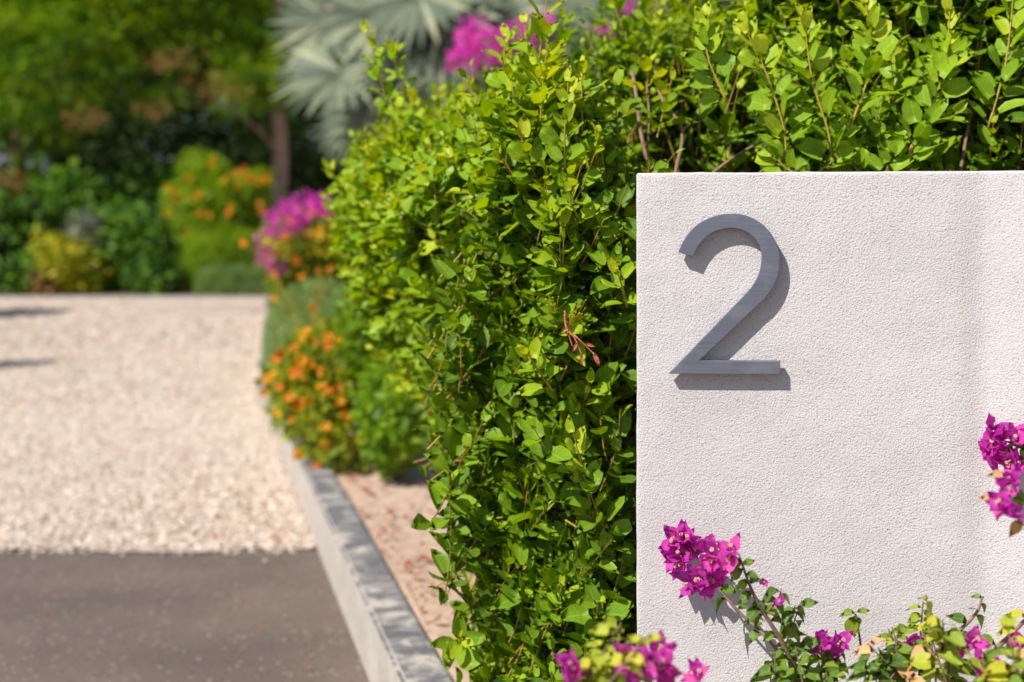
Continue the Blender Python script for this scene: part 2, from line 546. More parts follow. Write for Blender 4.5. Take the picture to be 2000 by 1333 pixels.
def stone_block(name, a, b, w, z0, z1, parent, gap=0.0015, bev=0.008):
    """kerb stone between plan points a and b; w extends to the right of a->b"""
    a, b = Vector((*a, 0)), Vector((*b, 0))
    d = (b - a).normalized()
    n = Vector((d.y, -d.x, 0))
    a2, b2 = a + d * gap, b - d * gap
    bm = bmesh.new()
    vs = [bm.verts.new((p.x, p.y, z)) for z in (z0, z1) for p in (a2, b2, b2 + n * w, a2 + n * w)]
    for f in ((0, 1, 2, 3), (7, 6, 5, 4), (0, 4, 5, 1), (1, 5, 6, 2), (2, 6, 7, 3), (3, 7, 4, 0)):
        bm.faces.new([vs[i] for i in f])
    bmesh.ops.bevel(bm, geom=[e for e in bm.edges if e.verts[0].co.z > z1 - 1e-4 and e.verts[1].co.z > z1 - 1e-4], offset=bev, segments=2, affect='EDGES')
    bmesh.ops.recalc_face_normals(bm, faces=bm.faces)
    me = bpy.data.meshes.new(name)
    bm.to_mesh(me)
    bm.free()
    return link(name, me, M_KERB, parent)

kerb = bpy.data.objects.new("kerb", None)
COL.objects.link(kerb)
kerb["kind"] = "structure"
y = -0.6
while y < 16.2:
    y2 = y + 0.985
    dz = float(R.normal(0, 0.0015))
    stone_block("kerb_stone", (kx(y), y), (kx(y2), y2), 0.095, -0.05, 0.155 + dz, kerb)
    y = y2
x = -2.9
while x > -12:
    stone_block("kerb_stone", (x - 0.98, 17.5), (x, 17.5), -0.15, -0.05, 0.055, kerb, bev=0.006)
    x -= 0.98
slab = link("paving_slab", stone_block("paving_slab", (-3.95, 15.0), (-2.72, 15.0), -1.5, 0.0, 0.035, None).data)
slab.data.materials.clear()
slab.data.materials.append(M_GRAVB)
for o in [o for o in bpy.data.objects if o.name.startswith("paving_slab") and o != slab]:
    bpy.data.objects.remove(o)
slab.name = "paving"
structure(slab)

# loose stones of the gravel drive, real geometry where they can be made out
def ico_tpl(jit):
    bm = bmesh.new()
    bmesh.ops.create_icosphere(bm, subdivisions=1, radius=1.0)
    V = np.array([v.co[:] for v in bm.verts])
    Fc = np.array([[v.index for v in f.verts] for f in bm.faces])
    bm.free()
    V = V * (1 + R.normal(0, jit, (len(V), 1))) * np.array([1.0, 0.8, 0.42])
    return V, [Fc], np.zeros((len(V), 2))
acc = Acc()
def scatter_stones(n, ya, yb, r0, r1):
    Y = np.sqrt(R.uniform(ya ** 2, yb ** 2, n))
    u = R.uniform(0, 1, n)
    kxv = np.array([kx(v) for v in Y])
    X0 = -0.40 * Y
    X = X0 + (kxv - 0.01 - X0) * u
    r = R.uniform(r0, r1, n) * R.choice([1, 1, 1.35], n)
    for v in range(6):
        s = slice(v, None, 6)
        tpl = ico_tpl(0.14)
        k = len(Y[s])
        d = rnd(k) * np.array([1, 1, 0.25])
        nn = rnd(k) * 0.35 + np.array([0, 0, 1])
        P = np.stack([X[s], Y[s], 0.006 + r[s] * R.uniform(0.15, 0.5, k)], -1)
        t = np.clip(R.beta(2.4, 1.6, k), 0, 1)
        t = np.where(R.uniform(size=k) < 0.05, R.uniform(0, 0.15, k), t)
        acc.place(tpl, P, frames(d, nn, r[s]), t)
scatter_stones(34000, 4.30, 7.6, 0.0045, 0.0105)
scatter_stones(14000, 7.6, 11.0, 0.009, 0.014)
scatter_stones(9000, 11.0, 17.3, 0.014, 0.022)
k = 120                                                    # strays on the asphalt edge
P = np.stack([R.uniform(-1.75, -0.62, k), YB - 0.03 - R.exponential(0.02, k), np.full(k, 0.004)], -1)
acc.place(ico_tpl(0.12), P, frames(rnd(k) * np.array([1, 1, .2]), np.tile([0, 0, 1.0], (k, 1)), R.uniform(0.006, 0.011, k)), R.uniform(0.3, 0.9, k))
o = link("gravel", acc.mesh("gravel", smooth=False), M_STONE)
tag(o, "pinkish beige loose gravel covering the drive beyond the asphalt", "gravel")
o["kind"] = "stuff"

# ------------------------------------------------------------------ the wall with its fold
WU = np.array([1.0, -0.15]) / math.hypot(1, 0.15)        # along the wall
WN = np.array([0.15, 1.0]) / math.hypot(1, 0.15)         # into the wall
W0 = np.array([0.1553, 1.775])
WTOP = 1.0588
def wall_y(x):
    return 1.775 - 0.15 * (x - 0.1553)
def on_wall(px, py, d=0.0):
    """3D point on the photo ray, d metres in front of the wall face"""
    s = (px - CX) / F
    d = d if d < 0.08 else 0.08 + (d - 0.08) * 1.6
    off = np.array([0.1553, 1.775]) - WN * d
    # off + t*WU has x = s*y
    t = (s * off[1] - off[0]) / (WU[0] - s * WU[1])
    q = off + t * WU
    return np.array([q[0], q[1], CH - (py - HY) / F * q[1]])

def fold_plan():
    f0 = W0 + WU * 0.386
    pts = [W0, W0 + WU * 0.2, f0]
    ang0 = math.atan2(WU[1], WU[0])
    p = f0.copy()
    for da, L in ((0.04, 0.006), (0.09, 0.010), (0.11, 0.010), (0.0, 0.006), (-0.10, 0.005), (-0.19, 0.006), (-0.23, 0.9)):
        a = ang0 + da
        p = p + np.array([math.cos(a), math.sin(a)]) * L
        pts.append(p.copy())
    return pts
front = fold_plan()
TH = 0.14
def resample(pts, step):
    out = []
    for a, b in zip(pts[:-1], pts[1:]):
        k = max(1, int(np.linalg.norm(b - a) / step))
        out += [a + (b - a) * i / k for i in range(k)]
    return out + [pts[-1]]
rc = 0.0032
fr = resample(front, 0.010)
bk = [p + WN * TH for p in resample(front, 0.03)][::-1]
def corner(p, a, b):                                   # small rounded corner from direction a to direction b
    c = p + a * rc + b * rc
    return [c - b * rc * math.cos(t) - a * rc * math.sin(t) for t in (0, 0.52, 1.05, 1.57)]
left = [W0 + WN * x for x in np.linspace(TH - 0.01, 0.01, 9)]
plan = corner(bk[-1], WU, -WN)[:] + left + corner(W0, WN, WU) + fr[1:]
plan = np.array([p for p in bk[:-1]] + plan)
tg_ = np.roll(plan, -1, 0) - np.roll(plan, 1, 0)
tg_ = tg_ / np.linalg.norm(tg_, axis=1, keepdims=True)
no_ = np.stack([tg_[:, 1], -tg_[:, 0]], -1)            # outward
levels = [(z, 0.0) for z in np.arange(-0.05, WTOP - rc, 0.010)] + [(WTOP - rc + rc * math.sin(t), rc * (1 - math.cos(t))) for t in (0.0, 0.4, 0.8, 1.2, 1.57)]
rows = []
for z, ins in levels:
    jit = R.normal(0, 0.00012, len(plan)) + 0.0004 * np.sin(plan[:, 0] * 37 + z * 23) * np.sin(plan[:, 0] * 11 - z * 41 + 1)
    q = plan - no_ * ins + no_ * jit[:, None]
    rows.append(np.column_stack([q, z + R.normal(0, 0.00018, len(plan)) + 0.0003 * np.sin(plan[:, 0] * 60 + plan[:, 1] * 50)]))
V = np.concatenate(rows)
m_, n_ = len(rows), len(plan)
idx = np.arange(m_ * n_).reshape(m_, n_)
q = np.stack([idx[:-1], np.roll(idx, -1, 1)[:-1], np.roll(idx, -1, 1)[1:], idx[1:]], -1).reshape(-1, 4)
a = Acc()
a.add(V, [q, idx[-1][None, :]])
me = a.mesh("garden_wall")
bm = bmesh.new()
bm.from_mesh(me)
bmesh.ops.recalc_face_normals(bm, faces=bm.faces)
bm.to_mesh(me)
bm.free()
wall = link("garden_wall", me, M_STUCCO)
tag(wall, "low white rough stucco garden wall carrying the metal house number", "wall")

# ------------------------------------------------------------------ house number 2
ZS = 1333.0 / 460.0
def z2p(x, y):
    return 1240 + x / ZS, 360 + y / ZS
outer = [(247, 385), (262, 345), (290, 297), (330, 248), (378, 212), (430, 187), (490, 171), (550, 167), (605, 172), (655, 187), (705, 215), (750, 254), (784, 300), (806, 348), (818, 400), (820, 452), (813, 502), (796, 553), (768, 604), (730, 652)]
diag_r = [(365, 999)]
bar = [(823, 1002), (824, 1076)]
inner = [(190, 1074), (640, 607), (672, 567), (695, 525), (709, 482), (716, 440), (717, 396), (708, 357), (690, 322), (662, 292), (628, 268), (590, 254), (548, 249), (505, 252), (462, 264), (424, 284), (392, 310), (363, 345), (342, 380), (327, 413)]
def crv(pts, a, b, n=3):
    s = smooth_line([(x, y) for x, y in pts[a:b]], n)
    return [tuple(p) for p in s]
outl = crv(outer, 0, len(outer)) + diag_r + bar + inner[:1] + crv(inner, 1, len(inner))
root = on_wall(*z2p(500, 1074), 0.0)
num = thing("house_number", "large brushed grey metal house number 2 fixed to the white wall", "house number", root)
bm = bmesh.new()
DF, DB = 0.0165, 0.0072
fv = [Vector(on_wall(*z2p(x, y), DF)) for x, y in outl]
nin = Vector((*WN, 0))
va = [bm.verts.new(p) for p in fv]
vb = [bm.verts.new(p + nin * (DF - DB)) for p in fv]
ff = bm.faces.new(va)
fb = bm.faces.new(vb[::-1])
n = len(va)
for i in range(n):
    bm.faces.new([va[i], vb[i], vb[(i + 1) % n], va[(i + 1) % n]])
bmesh.ops.recalc_face_normals(bm, faces=bm.faces)
fe = [e for e in ff.edges]
bmesh.ops.bevel(bm, geom=fe, offset=0.0005, segments=1, affect='EDGES')
bmesh.ops.triangulate(bm, faces=[f for f in bm.faces if len(f.verts) > 4])
me = bpy.data.meshes.new("numeral")
bm.to_mesh(me)
bm.free()
link("numeral", me, M_METAL, num)
for (zx, zy) in ((770, 420), (560, 208), (300, 340), (250, 1045), (780, 1040), (520, 800)):
    p = on_wall(*z2p(zx, zy), 0.0)
    a = Acc()
    PL = np.array([[p[0] + WN[0] * 0.01, p[1] + WN[1] * 0.01, p[2]], [p[0] - WN[0] * 0.0074, p[1] - WN[1] * 0.0074, p[2]]])
    V, q = tubes(PL[None], np.full((1, 2), 0.0028), 8)
    a.add(V, [q])
    link("standoff_pin", a.mesh("standoff_pin"), M_METAL, num)

# ------------------------------------------------------------------ hedge shrubs
HL = [leaf_tpl(w=w, peak=pk, fold=fo, curl=cu, wave=wv, twist=tw, round_=ro, petiole=0.05) for w, pk, fo, cu, wv, tw, ro in (
    (0.46, 0.52, 0.30, 0.10, 0.00, 0.0, 0.78), (0.42, 0.50, 0.55, 0.20, 0.02, 0.5, 0.8), (0.52, 0.56, 0.18, -0.06, 0.01, -0.4, 0.72),
    (0.46, 0.48, 0.75, 0.16, 0.01, 0.2, 0.8), (0.50, 0.56, 0.35, 0.28, 0.02, -0.7, 0.74), (0.38, 0.48, 0.40, 0.05, 0.03, 0.8, 0.85))]

def noise3(P, s, ph):
    return (np.sin(P[..., 0] * s + ph) * np.sin(P[..., 1] * s * 1.13 + 1.7 * ph + P[..., 2] * s * 0.6) +
            np.sin(P[..., 2] * s * 0.93 + 2.3 * ph + P[..., 0] * s * 0.7) * np.cos(P[..., 1] * s * 0.8 + ph)) * 0.5

class Leaves:
    def __init__(self):
        self.P, self.M, self.s, self.t, self.v = [], [], [], [], []
    def add(self, P, d, n, s, t, nv=6):
        self.P.append(P); self.M.append(frames(d, n, s)); self.s.append(s); self.t.append(np.clip(t, 0, 1)); self.v.append(R.integers(0, nv, len(P)))
    def cat(self):
        return [np.concatenate(x) for x in (self.P, self.M, self.s, self.t, self.v)]

def clear_of_wall(P, extra=0.0):
    q = P[:, :2] - W0
    u = q @ WU
    v = q @ WN
    return ~((u > -0.012 - extra) & (v < TH + 0.02)) | (P[:, 2] > WTOP + 0.03) & (v > 0.02)

def shoots(B, D, L, nl, size, tint, lv, tw, up=0.35, tipt=0.45, spread=0.55, prune=True):
    """leafy shoots: bases B, directions D, lengths L; nl leaves each"""
    K = len(B)
    D = nrm(D)
    n = 4
    ts = np.linspace(0, 1, n)
    bend = (np.array([0, 0, 1.0]) * up + R.normal(0, 0.12, (K, 3)))[:, None, :]
    pl = B[:, None] + L[:, None, None] * (D[:, None] * ts[None, :, None] + bend * (ts ** 2)[None, :, None])
    if prune:
        tp = pl[:, -1]
        trimmed = (tp[:, 2] < 0.66) & (tp[:, 0] < 0.0 - 0.20 * tp[:, 2] - 0.25 * np.clip(tp[:, 2] - 0.45, 0, 1)) & (tp[:, 1] < 3.4)   # foot of the shrub is cut back from the soil strip
        tb_ = pl[:, 0]
        trimmed |= (tb_[:, 2] < 0.66) & (tb_[:, 0] < -0.035 - 0.20 * tb_[:, 2] - 0.3 * np.clip(tb_[:, 2] - 0.40, 0, 1)) & (tb_[:, 1] < 3.4)
        kk = ~trimmed & clear_of_wall(pl[:, 0]) & clear_of_wall(pl[:, -1]) & clear_of_wall(pl[:, 2])
        B, D, L, bend, pl, K = B[kk], D[kk], L[kk], bend[kk], pl[kk], int(kk.sum())
        tint = tint[kk]
    if tw is not None:
        V, q = tubes(pl, np.maximum(0.0016 * (1 - 0.55 * ts)[None] * np.ones((K, 1)), 0.0006), 3)
        tw.add(V, [q], np.repeat(R.uniform(0, 1, K), n * 3))
    ref = nrm(rnd(K))
    for j in range(nl):
        t = (j + 0.6) / nl + R.normal(0, 0.04, K)
        t = np.clip(t, 0.05, 1.0)[:, None]
        pos = B + L[:, None] * (D * t + bend[:, 0] * t * t)
        ax = nrm(D + 2 * bend[:, 0] * t)
        u = nrm(np.cross(ax, ref)); v = np.cross(ax, u)
        a = (j * 2.4 + R.normal(0, 0.35, K))[:, None]
        rad = np.cos(a) * u + np.sin(a) * v
        d = ax * (spread + 0.75 * t ** 3) + rad * (0.85 - 0.35 * t ** 2) + np.array([0, 0, -0.08]) + R.normal(0, 0.12, (K, 3))
        nn = ax * 0.85 - rad * 0.6 + np.array([-0.12, -0.18, 0.45]) + R.normal(0, 0.22, (K, 3))
        s = size * (1 - 0.55 * t[:, 0] ** 4) * (0.75 + 0.35 * np.sin(math.pi * np.clip(t[:, 0], 0, 1))) * R.uniform(0.8, 1.2, K)
        tt = tint + tipt * t[:, 0] ** 2.2 + R.normal(0, 0.09, K)
        ok = clear_of_wall(pos + nrm(d) * s[:, None] * 0.6) & clear_of_wall(pos) if prune else np.ones(K, bool)
        if prune:
            lt = pos + nrm(d) * s[:, None]
            ok &= ~((lt[:, 2] < 0.62) & (lt[:, 0] < -0.045 - 0.21 * lt[:, 2] - 0.25 * np.clip(lt[:, 2] - 0.45, 0, 1)) & (lt[:, 1] < 3.4))
        lv.add(pos[ok], d[ok], nn[ok], s[ok], tt[ok])

def face_sampler(poly, prof, n, width, zt, rz=0.16, amp=0.05, ph=0.0):
    """points and normals on a hedge: plan line poly (outside on its left-hand/front side), rounded top"""
    poly = np.asarray(poly, float)
    sm = smooth_line(poly, 10)
    seg = np.linalg.norm(np.diff(sm, axis=0), axis=1)
    cum = np.concatenate([[0], np.cumsum(seg)])
    s = R.uniform(0, cum[-1], n)
    i = np.clip(np.searchsorted(cum, s) - 1, 0, len(seg) - 1)
    f = (s - cum[i]) / seg[i]
    p = sm[i] + (sm[i + 1] - sm[i]) * f[:, None]
    tg = nrm(np.stack([np.interp(s, cum, np.gradient(sm[:, 0])), np.interp(s, cum, np.gradient(sm[:, 1]))], -1))
    out = np.stack([-tg[:, 1], tg[:, 0]], -1)
    H = zt - rz
    arc = rz * math.pi / 2
    h = R.uniform(0.02, H + arc + width, n)
    z = np.where(h < H, h, 0.0); ins = np.zeros(n); nz = np.zeros(n); no = np.ones(n)
    face = h < H
    ins = np.where(face, prof(h) * (0.15 + 0.85 * np.clip(-out[:, 0] * 1.25 - 0.2, 0, 1)), ins)
    a = np.clip((h - H) / rz, 0, math.pi / 2)
    arcm = (h >= H) & (h < H + arc)
    z = np.where(arcm, H + rz * np.sin(a), z); ins = np.where(arcm, rz * (1 - np.cos(a)), ins)
    top = h >= H + arc
    z = np.where(top, zt, z); ins = np.where(top, rz + (h - H - arc), ins)
    nz = np.where(face, 0.1, np.sin(a)); no = np.where(face, 1.0, np.cos(a))
    nz = np.where(top, 1.0, nz); no = np.where(top, 0.05, no)
    P = np.stack([p[:, 0] - out[:, 0] * ins, p[:, 1] - out[:, 1] * ins, z], -1)
    Nn = nrm(np.stack([out[:, 0] * no, out[:, 1] * no, nz], -1))
    kk = ~((out[:, 0] > 0.3) & (ins > 0.13))
    P, Nn = P[kk], Nn[kk]
    P = P + Nn * (amp * noise3(P, 9.0, ph) + amp * 0.7 * noise3(P, 21.0, ph + 2))[:, None]
    return P, Nn

def pick_largest(P, s, n=300, cell=15.0):
    """the leaves that show largest: nearest in their cell of view, ranked by size"""
    px = CX + P[:, 0] / P[:, 1] * F
    py = HY - (P[:, 2] - CH) / P[:, 1] * F
    ok = (px > 0) & (px < 2000) & (py > 0) & (py < 1333) & ~((px > 1240) & (py > 330) & (P[:, 1] > 1.5))
    key = (px // cell).astype(int) * 4096 + (py // cell).astype(int)
    idx = np.nonzero(ok)[0]
    o = idx[np.argsort(P[idx, 1], kind='stable')]
    _, first = np.unique(key[o], return_index=True)
    c = o[first]
    sc_ = s[c] / P[c, 1]
    return c[np.argsort(-sc_)][:n]

_cache = {}
def piece(name, tkey, tpl, tint, mat, root_, P, M, parent=None, smooth=True):
    """one leaf / petal as an object sharing mesh data"""
    tb = round(float(np.clip(tint, 0, 1)) * 9) / 9
    k = (name, tkey, tb, mat.name)
    if k not in _cache:
        a = Acc()
        a.add(tpl[0], tpl[1], tb, tpl[2])
        me_ = a.mesh(name, smooth)
        me_.materials.append(mat)
        _cache[k] = me_
    o = bpy.data.objects.new(name, _cache[k])
    COL.objects.link(o)
    m4 = Matrix(((*M[0], P[0]), (*M[1], P[1]), (*M[2], P[2]), (0, 0, 0, 1)))
    if parent is not None:
        o.parent = parent
        pw = Matrix.Translation(root_.location) @ parent.matrix_basis if parent is not root_ else Matrix.Translation(root_.location)
        o.matrix_basis = pw.inverted() @ m4
    else:
        o.parent = root_
        o.matrix_basis = Matrix.Translation(-Vector(root_.location)) @ m4
    return o

def finish_leaves(root_, lv, tpls, mat, key, n_ind=300, name="leaf", rest="leaves"):
    P, M, s, t, v = lv.cat()
    top = pick_largest(P, s, n_ind) if n_ind else np.array([], int)
    for i in top:
        piece(name, (key, int(v[i])), tpls[v[i]], t[i], mat, root_, P[i], M[i])
    m = np.ones(len(P), bool)
    m[top] = False
    a = Acc()
    for k in range(len(tpls)):
        q = m & (v == k)
        a.place(tpls[k], P[q], M[q], t[q])
    if a.n:
        o = link(rest, a.mesh(rest), mat, root_)
        o["kind"] = "stuff"
    return len(P)

def hedge_profile(zmid, inset):
    return lambda h: inset * np.clip((zmid - h) / zmid, 0, 1) ** 1.15

def hedge(label, loc, poly, prof, nsh, width, zt, amp, ph, size, jitter_top=0.06, hero=(), branch=(), grp="clipped evergreen hedge shrubs", rz=0.16, deep=0.5, tbase=0.25, zmin=None, hole=None, fill=None):
    rt = thing("hedge_shrub", label, "hedge", loc, grp)
    lv, tw, br = Leaves(), Acc(), Acc()
    P, Nn = face_sampler(poly, prof, nsh, width, zt, rz, amp, ph)
    if zmin is not None:
        k = P[:, 2] > zmin
        P, Nn = P[k], Nn[k]
    n = len(P)
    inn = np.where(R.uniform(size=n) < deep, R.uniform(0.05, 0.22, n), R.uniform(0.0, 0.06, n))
    gap = noise3(P, 13.0, ph + 5)                       # thin patches where one sees into the hedge
    keep = R.uniform(size=n) < np.clip(1.35 + gap * 1.5, 0.25, 1)
    if hole is not None:
        keep &= ~(hole(P) & (R.uniform(size=n) < 0.93))
    P, Nn, inn = P[keep], Nn[keep], inn[keep]
    n = len(P)
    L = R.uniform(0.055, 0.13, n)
    B = P - Nn * (inn + L * 0.65)[:, None]
    D = Nn * 0.85 + np.array([0, 0, 0.62]) + R.normal(0, 0.38, (n, 3))
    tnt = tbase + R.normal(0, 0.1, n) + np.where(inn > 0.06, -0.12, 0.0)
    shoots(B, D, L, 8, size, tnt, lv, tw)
    if fill is not None:
        lo_, hi_, nf = fill
        PF_ = R.uniform(lo_, hi_, (nf, 3))
        shoots(PF_, np.array([0.15, -0.6, 0.6]) + R.normal(0, 0.4, (nf, 3)), R.uniform(0.05, 0.11, nf), 8, size, 0.2 + R.normal(0, 0.1, nf), lv, tw)
    # taller free shoots above the clipped surface
    k = (Nn[:, 2] > 0.55) & (R.uniform(size=n) < jitter_top)
    if k.any():
        shoots(P[k] - np.array([0, 0, 0.03]), np.array([0, 0, 1.0]) + R.normal(0, 0.22, (k.sum(), 3)), R.uniform(0.08, 0.2, k.sum()), 12, size * 1.1, tbase + 0.22 + R.normal(0, 0.08, k.sum()), lv, tw, up=0.1)
    for pts, nl, sz in hero:
        q = smooth_line([at(*p) for p in pts], 6)
        add_tube(tw, q[::3] if len(q) > 8 else q, 0.0019, 0.0008, 5, 3, R.uniform(0.5, 1.0))
        Lq = len(q)
        for j in range(nl):
            f = (j + 0.5) / nl
            x = f * (Lq - 1); i0 = min(int(x), Lq - 2)
            pos = q[i0] + (q[i0 + 1] - q[i0]) * (x - i0)
            ax = nrm(q[i0 + 1] - q[i0])
            a = j * 2.4 + R.normal(0, 0.3)
            u = nrm(np.cross(ax, np.array([0.2, 1, 0.1]))); v = np.cross(ax, u)
            rad = math.cos(a) * u + math.sin(a) * v
            rad[1] *= 0.6
            d = ax * (0.6 + 0.8 * f ** 3) + rad * (0.9 - 0.4 * f)
            nn = ax * 0.5 + np.array([-0.25, -0.7, 0.4]) + R.normal(0, 0.3, 3)
            s = sz * (1 - 0.5 * f ** 3) * R.uniform(0.85, 1.15)
            lv.add(pos[None], d[None], nn[None], np.array([s]), np.array([tbase + 0.22 + 0.35 * f * f + R.normal(0, 0.08)]))
    # woody framework
    for _ in range(70):
        i = R.integers(0, n)
        tgt = P[i] - Nn[i] * 0.12
        if tgt[2] < 0.7:
            continue
        base = np.array([loc[0] + R.normal(0, 0.05), loc[1] + R.normal(0, 0.12), SOILZ])
        mid = base * 0.6 + tgt * 0.4 + np.array([0, 0, 0.12]) + R.normal(0, 0.04, 3)
        if not clear_of_wall(np.array([tgt, mid]), 0.01).all():
            continue
        add_tube(br, [base, mid, tgt], 0.009, 0.0025, 5, 4)
    for pts, r in branch:
        q = [at(*p) for p in pts]
        add_tube(br, q, r, r * 0.75, 6, 4)
    if len(br.V):
        o = link("branches", br.mesh("branches"), M_BROWN, rt)
        o["kind"] = "stuff"
    o = link("twigs", tw.mesh("twigs"), M_TWIG, rt)
    o["kind"] = "stuff"
    nl = finish_leaves(rt, lv, HL, M_HEDGE, "hedge")
    print("hedge leaves", nl)
    return rt

# large shrub beside the wall, its face running back along the drive
poly_a = [(0.12, 2.9), (0.14, 2.5), (0.16, 2.15), (0.145, 2.0), (0.075, 1.93), (-0.01, 2.00), (-0.10, 2.22), (-0.20, 2.50), (-0.305, 2.85), (-0.385, 3.2), (-0.40, 3.5), (-0.33, 3.85), (-0.15, 4.1)]
hero_a = [
    ([(1085, 400, 2.02), (1050, 350, 2.0), (1033, 315, 1.97), (1011, 243, 1.95)], 9, 0.052),
    ([(1104, 330, 1.96), (1103, 260, 1.94), (1110, 158, 1.92)], 11, 0.048),
    ([(1160, 1010, 1.96), (1140, 930, 1.93), (1120, 845, 1.9)], 11, 0.047),
    ([(1080, 765, 1.95), (1052, 725, 1.93), (1030, 690, 1.91)], 7, 0.048),
    ([(1140, 440, 1.96), (1118, 405, 1.92), (1112, 375, 1.9)], 6, 0.040),
    ([(1225, 600, 1.93), (1215, 560, 1.90), (1203, 525, 1.88)], 7, 0.042),
    ([(760, 220, 2.75), (740, 140, 2.72), (716, 50, 2.7)], 15, 0.042),
    ([(690, 400, 3.05), (660, 360, 3.0), (645, 325, 2.98)], 9, 0.046),
    ([(800, 200, 2.6), (775, 130, 2.58), (770, 95, 2.56)], 10, 0.042),
    ([(1190, 420, 2.02), (1180, 330, 2.0), (1165, 250, 1.98)], 9, 0.042),
    ([(1000, 180, 2.2), (985, 110, 2.2), (990, 75, 2.2)], 9, 0.042),
    ([(900, 620, 2.25), (950, 650, 2.15), (985, 665, 2.1), (1035, 640, 2.05)][::-1], 8, 0.046),
]
hA = hedge("large bright green hedge shrub left of the white wall, leaning over the kerb", (0.14, 3.05, SOILZ), poly_a, hedge_profile(0.92, 0.44), 6800, 0.30, 1.165, 0.04, 0.4, 0.055, hero=hero_a, jitter_top=0.03, tbase=0.43, hole=lambda P: (P[:, 2] > 0.99) & (P[:, 0] > 0.085), fill=((0.05, 1.98, 0.15), (0.15, 2.35, 1.0), 420))
# bare withered sprig with buds on the face of the shrub
a = Acc()
for pts, r in (([(1103, 608, 1.90), (1106, 640, 1.885), (1122, 660, 1.875), (1135, 690, 1.87)], 0.0015), ([(1122, 655, 1.875), (1140, 672, 1.87), (1158, 690, 1.868)], 0.0011), ([(1106, 640, 1.885), (1118, 676, 1.88)], 0.0012)):
    add_tube(a, [at(*p) for p in pts], r, r * 0.6, 5, 4)
red = leaf_tpl(w=0.3, fold=0.7, curl=0.3)
P = np.array([at(1135, 690, 1.87), at(1158, 688, 1.868), at(1128, 668, 1.872), at(1110, 640, 1.88), at(1142, 672, 1.87)])
a.place(red, P, frames(np.array([[0.1, -.2, -1], [.5, -.2, -1], [-.4, -.3, -.8], [-.7, -.2, -.5], [.9, -.2, -.2]]), np.array([[0, -1, .2]] * 5), np.array([0.016, 0.02, 0.014, 0.012, 0.014])), 0.5)
o = link("withered_sprig", a.mesh("withered_sprig"), M_RED, hA)
o["label"] = "withered red brown sprig"
a = Acc()
bud = ico_tpl(0.05)
P = np.array([at(px + R.normal(0, 13), py + R.normal(0, 9), 1.885 + R.normal(0, 0.006)) for px, py in [(1122, 610)] * 26 + [(1075, 588)] * 8])
a.place(bud, P, frames(rnd(len(P)), rnd(len(P)), R.uniform(0.0011, 0.0019, len(P))), R.uniform(0.6, 1, len(P)))
PL = np.stack([np.tile(at(1112, 640, 1.90), (len(P), 1)), P], 1)
PL[26:, 0] = at(1085, 612, 1.90)
V, q = tubes(PL, np.full((len(P), 2), 0.0004), 3)
a.add(V, [q], 0.9)
o = link("buds", a.mesh("buds"), M_YELLOW, hA)
o["kind"] = "stuff"

# shrub behind the wall: sunlit top, hollow shaded front with bare stems
poly_b = [(1.25, 2.45), (0.85, 2.42), (0.50, 2.40), (0.22, 2.42), (0.02, 2.55)]
branch_b = [([(1286, 400, 2.14), (1254, 272, 2.16), (1243, 190, 2.20), (1235, 140, 2.26)], 0.0036),
            ([(1318, 400, 2.13), (1320, 336, 2.13), (1333, 255, 2.14), (1294, 196, 2.17), (1280, 140, 2.26)], 0.0036),
            ([(1333, 255, 2.14), (1365, 225, 2.19), (1372, 190, 2.24)], 0.002),
            ([(1385, 345, 2.06), (1430, 310, 2.08), (1503, 268, 2.12)], 0.0028),
            ([(1263, 300, 2.16), (1268, 230, 2.20), (1262, 160, 2.26)], 0.002),
            ([(1430, 360, 2.26), (1425, 280, 2.28), (1412, 190, 2.30)], 0.002),
            ([(1870, 380, 2.06), (1880, 310, 2.11), (1900, 200, 2.16)], 0.003)]
hB = hedge("hedge shrub behind the wall corner with bare brown stems under its sunlit top", (0.55, 2.95, SOILZ), poly_b, hedge_profile(0.9, 0.1), 3600, 0.45, 1.295, 0.03, 2.1, 0.040, branch=branch_b, rz=0.09, zmin=0.80, jitter_top=0.10,
           hole=lambda P: (P[:, 2] < 1.235) & (P[:, 0] < 0.50))
# small sparse inner leaves filling the hollow in shade
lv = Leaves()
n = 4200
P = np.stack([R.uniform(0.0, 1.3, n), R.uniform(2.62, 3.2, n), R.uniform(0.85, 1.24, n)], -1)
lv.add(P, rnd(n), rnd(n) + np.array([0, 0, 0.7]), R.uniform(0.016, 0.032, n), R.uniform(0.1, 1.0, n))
P_, M_, s_, t_, v_ = lv.cat()
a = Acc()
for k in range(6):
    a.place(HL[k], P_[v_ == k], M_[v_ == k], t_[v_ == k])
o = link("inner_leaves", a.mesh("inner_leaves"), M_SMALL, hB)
o["kind"] = "stuff"

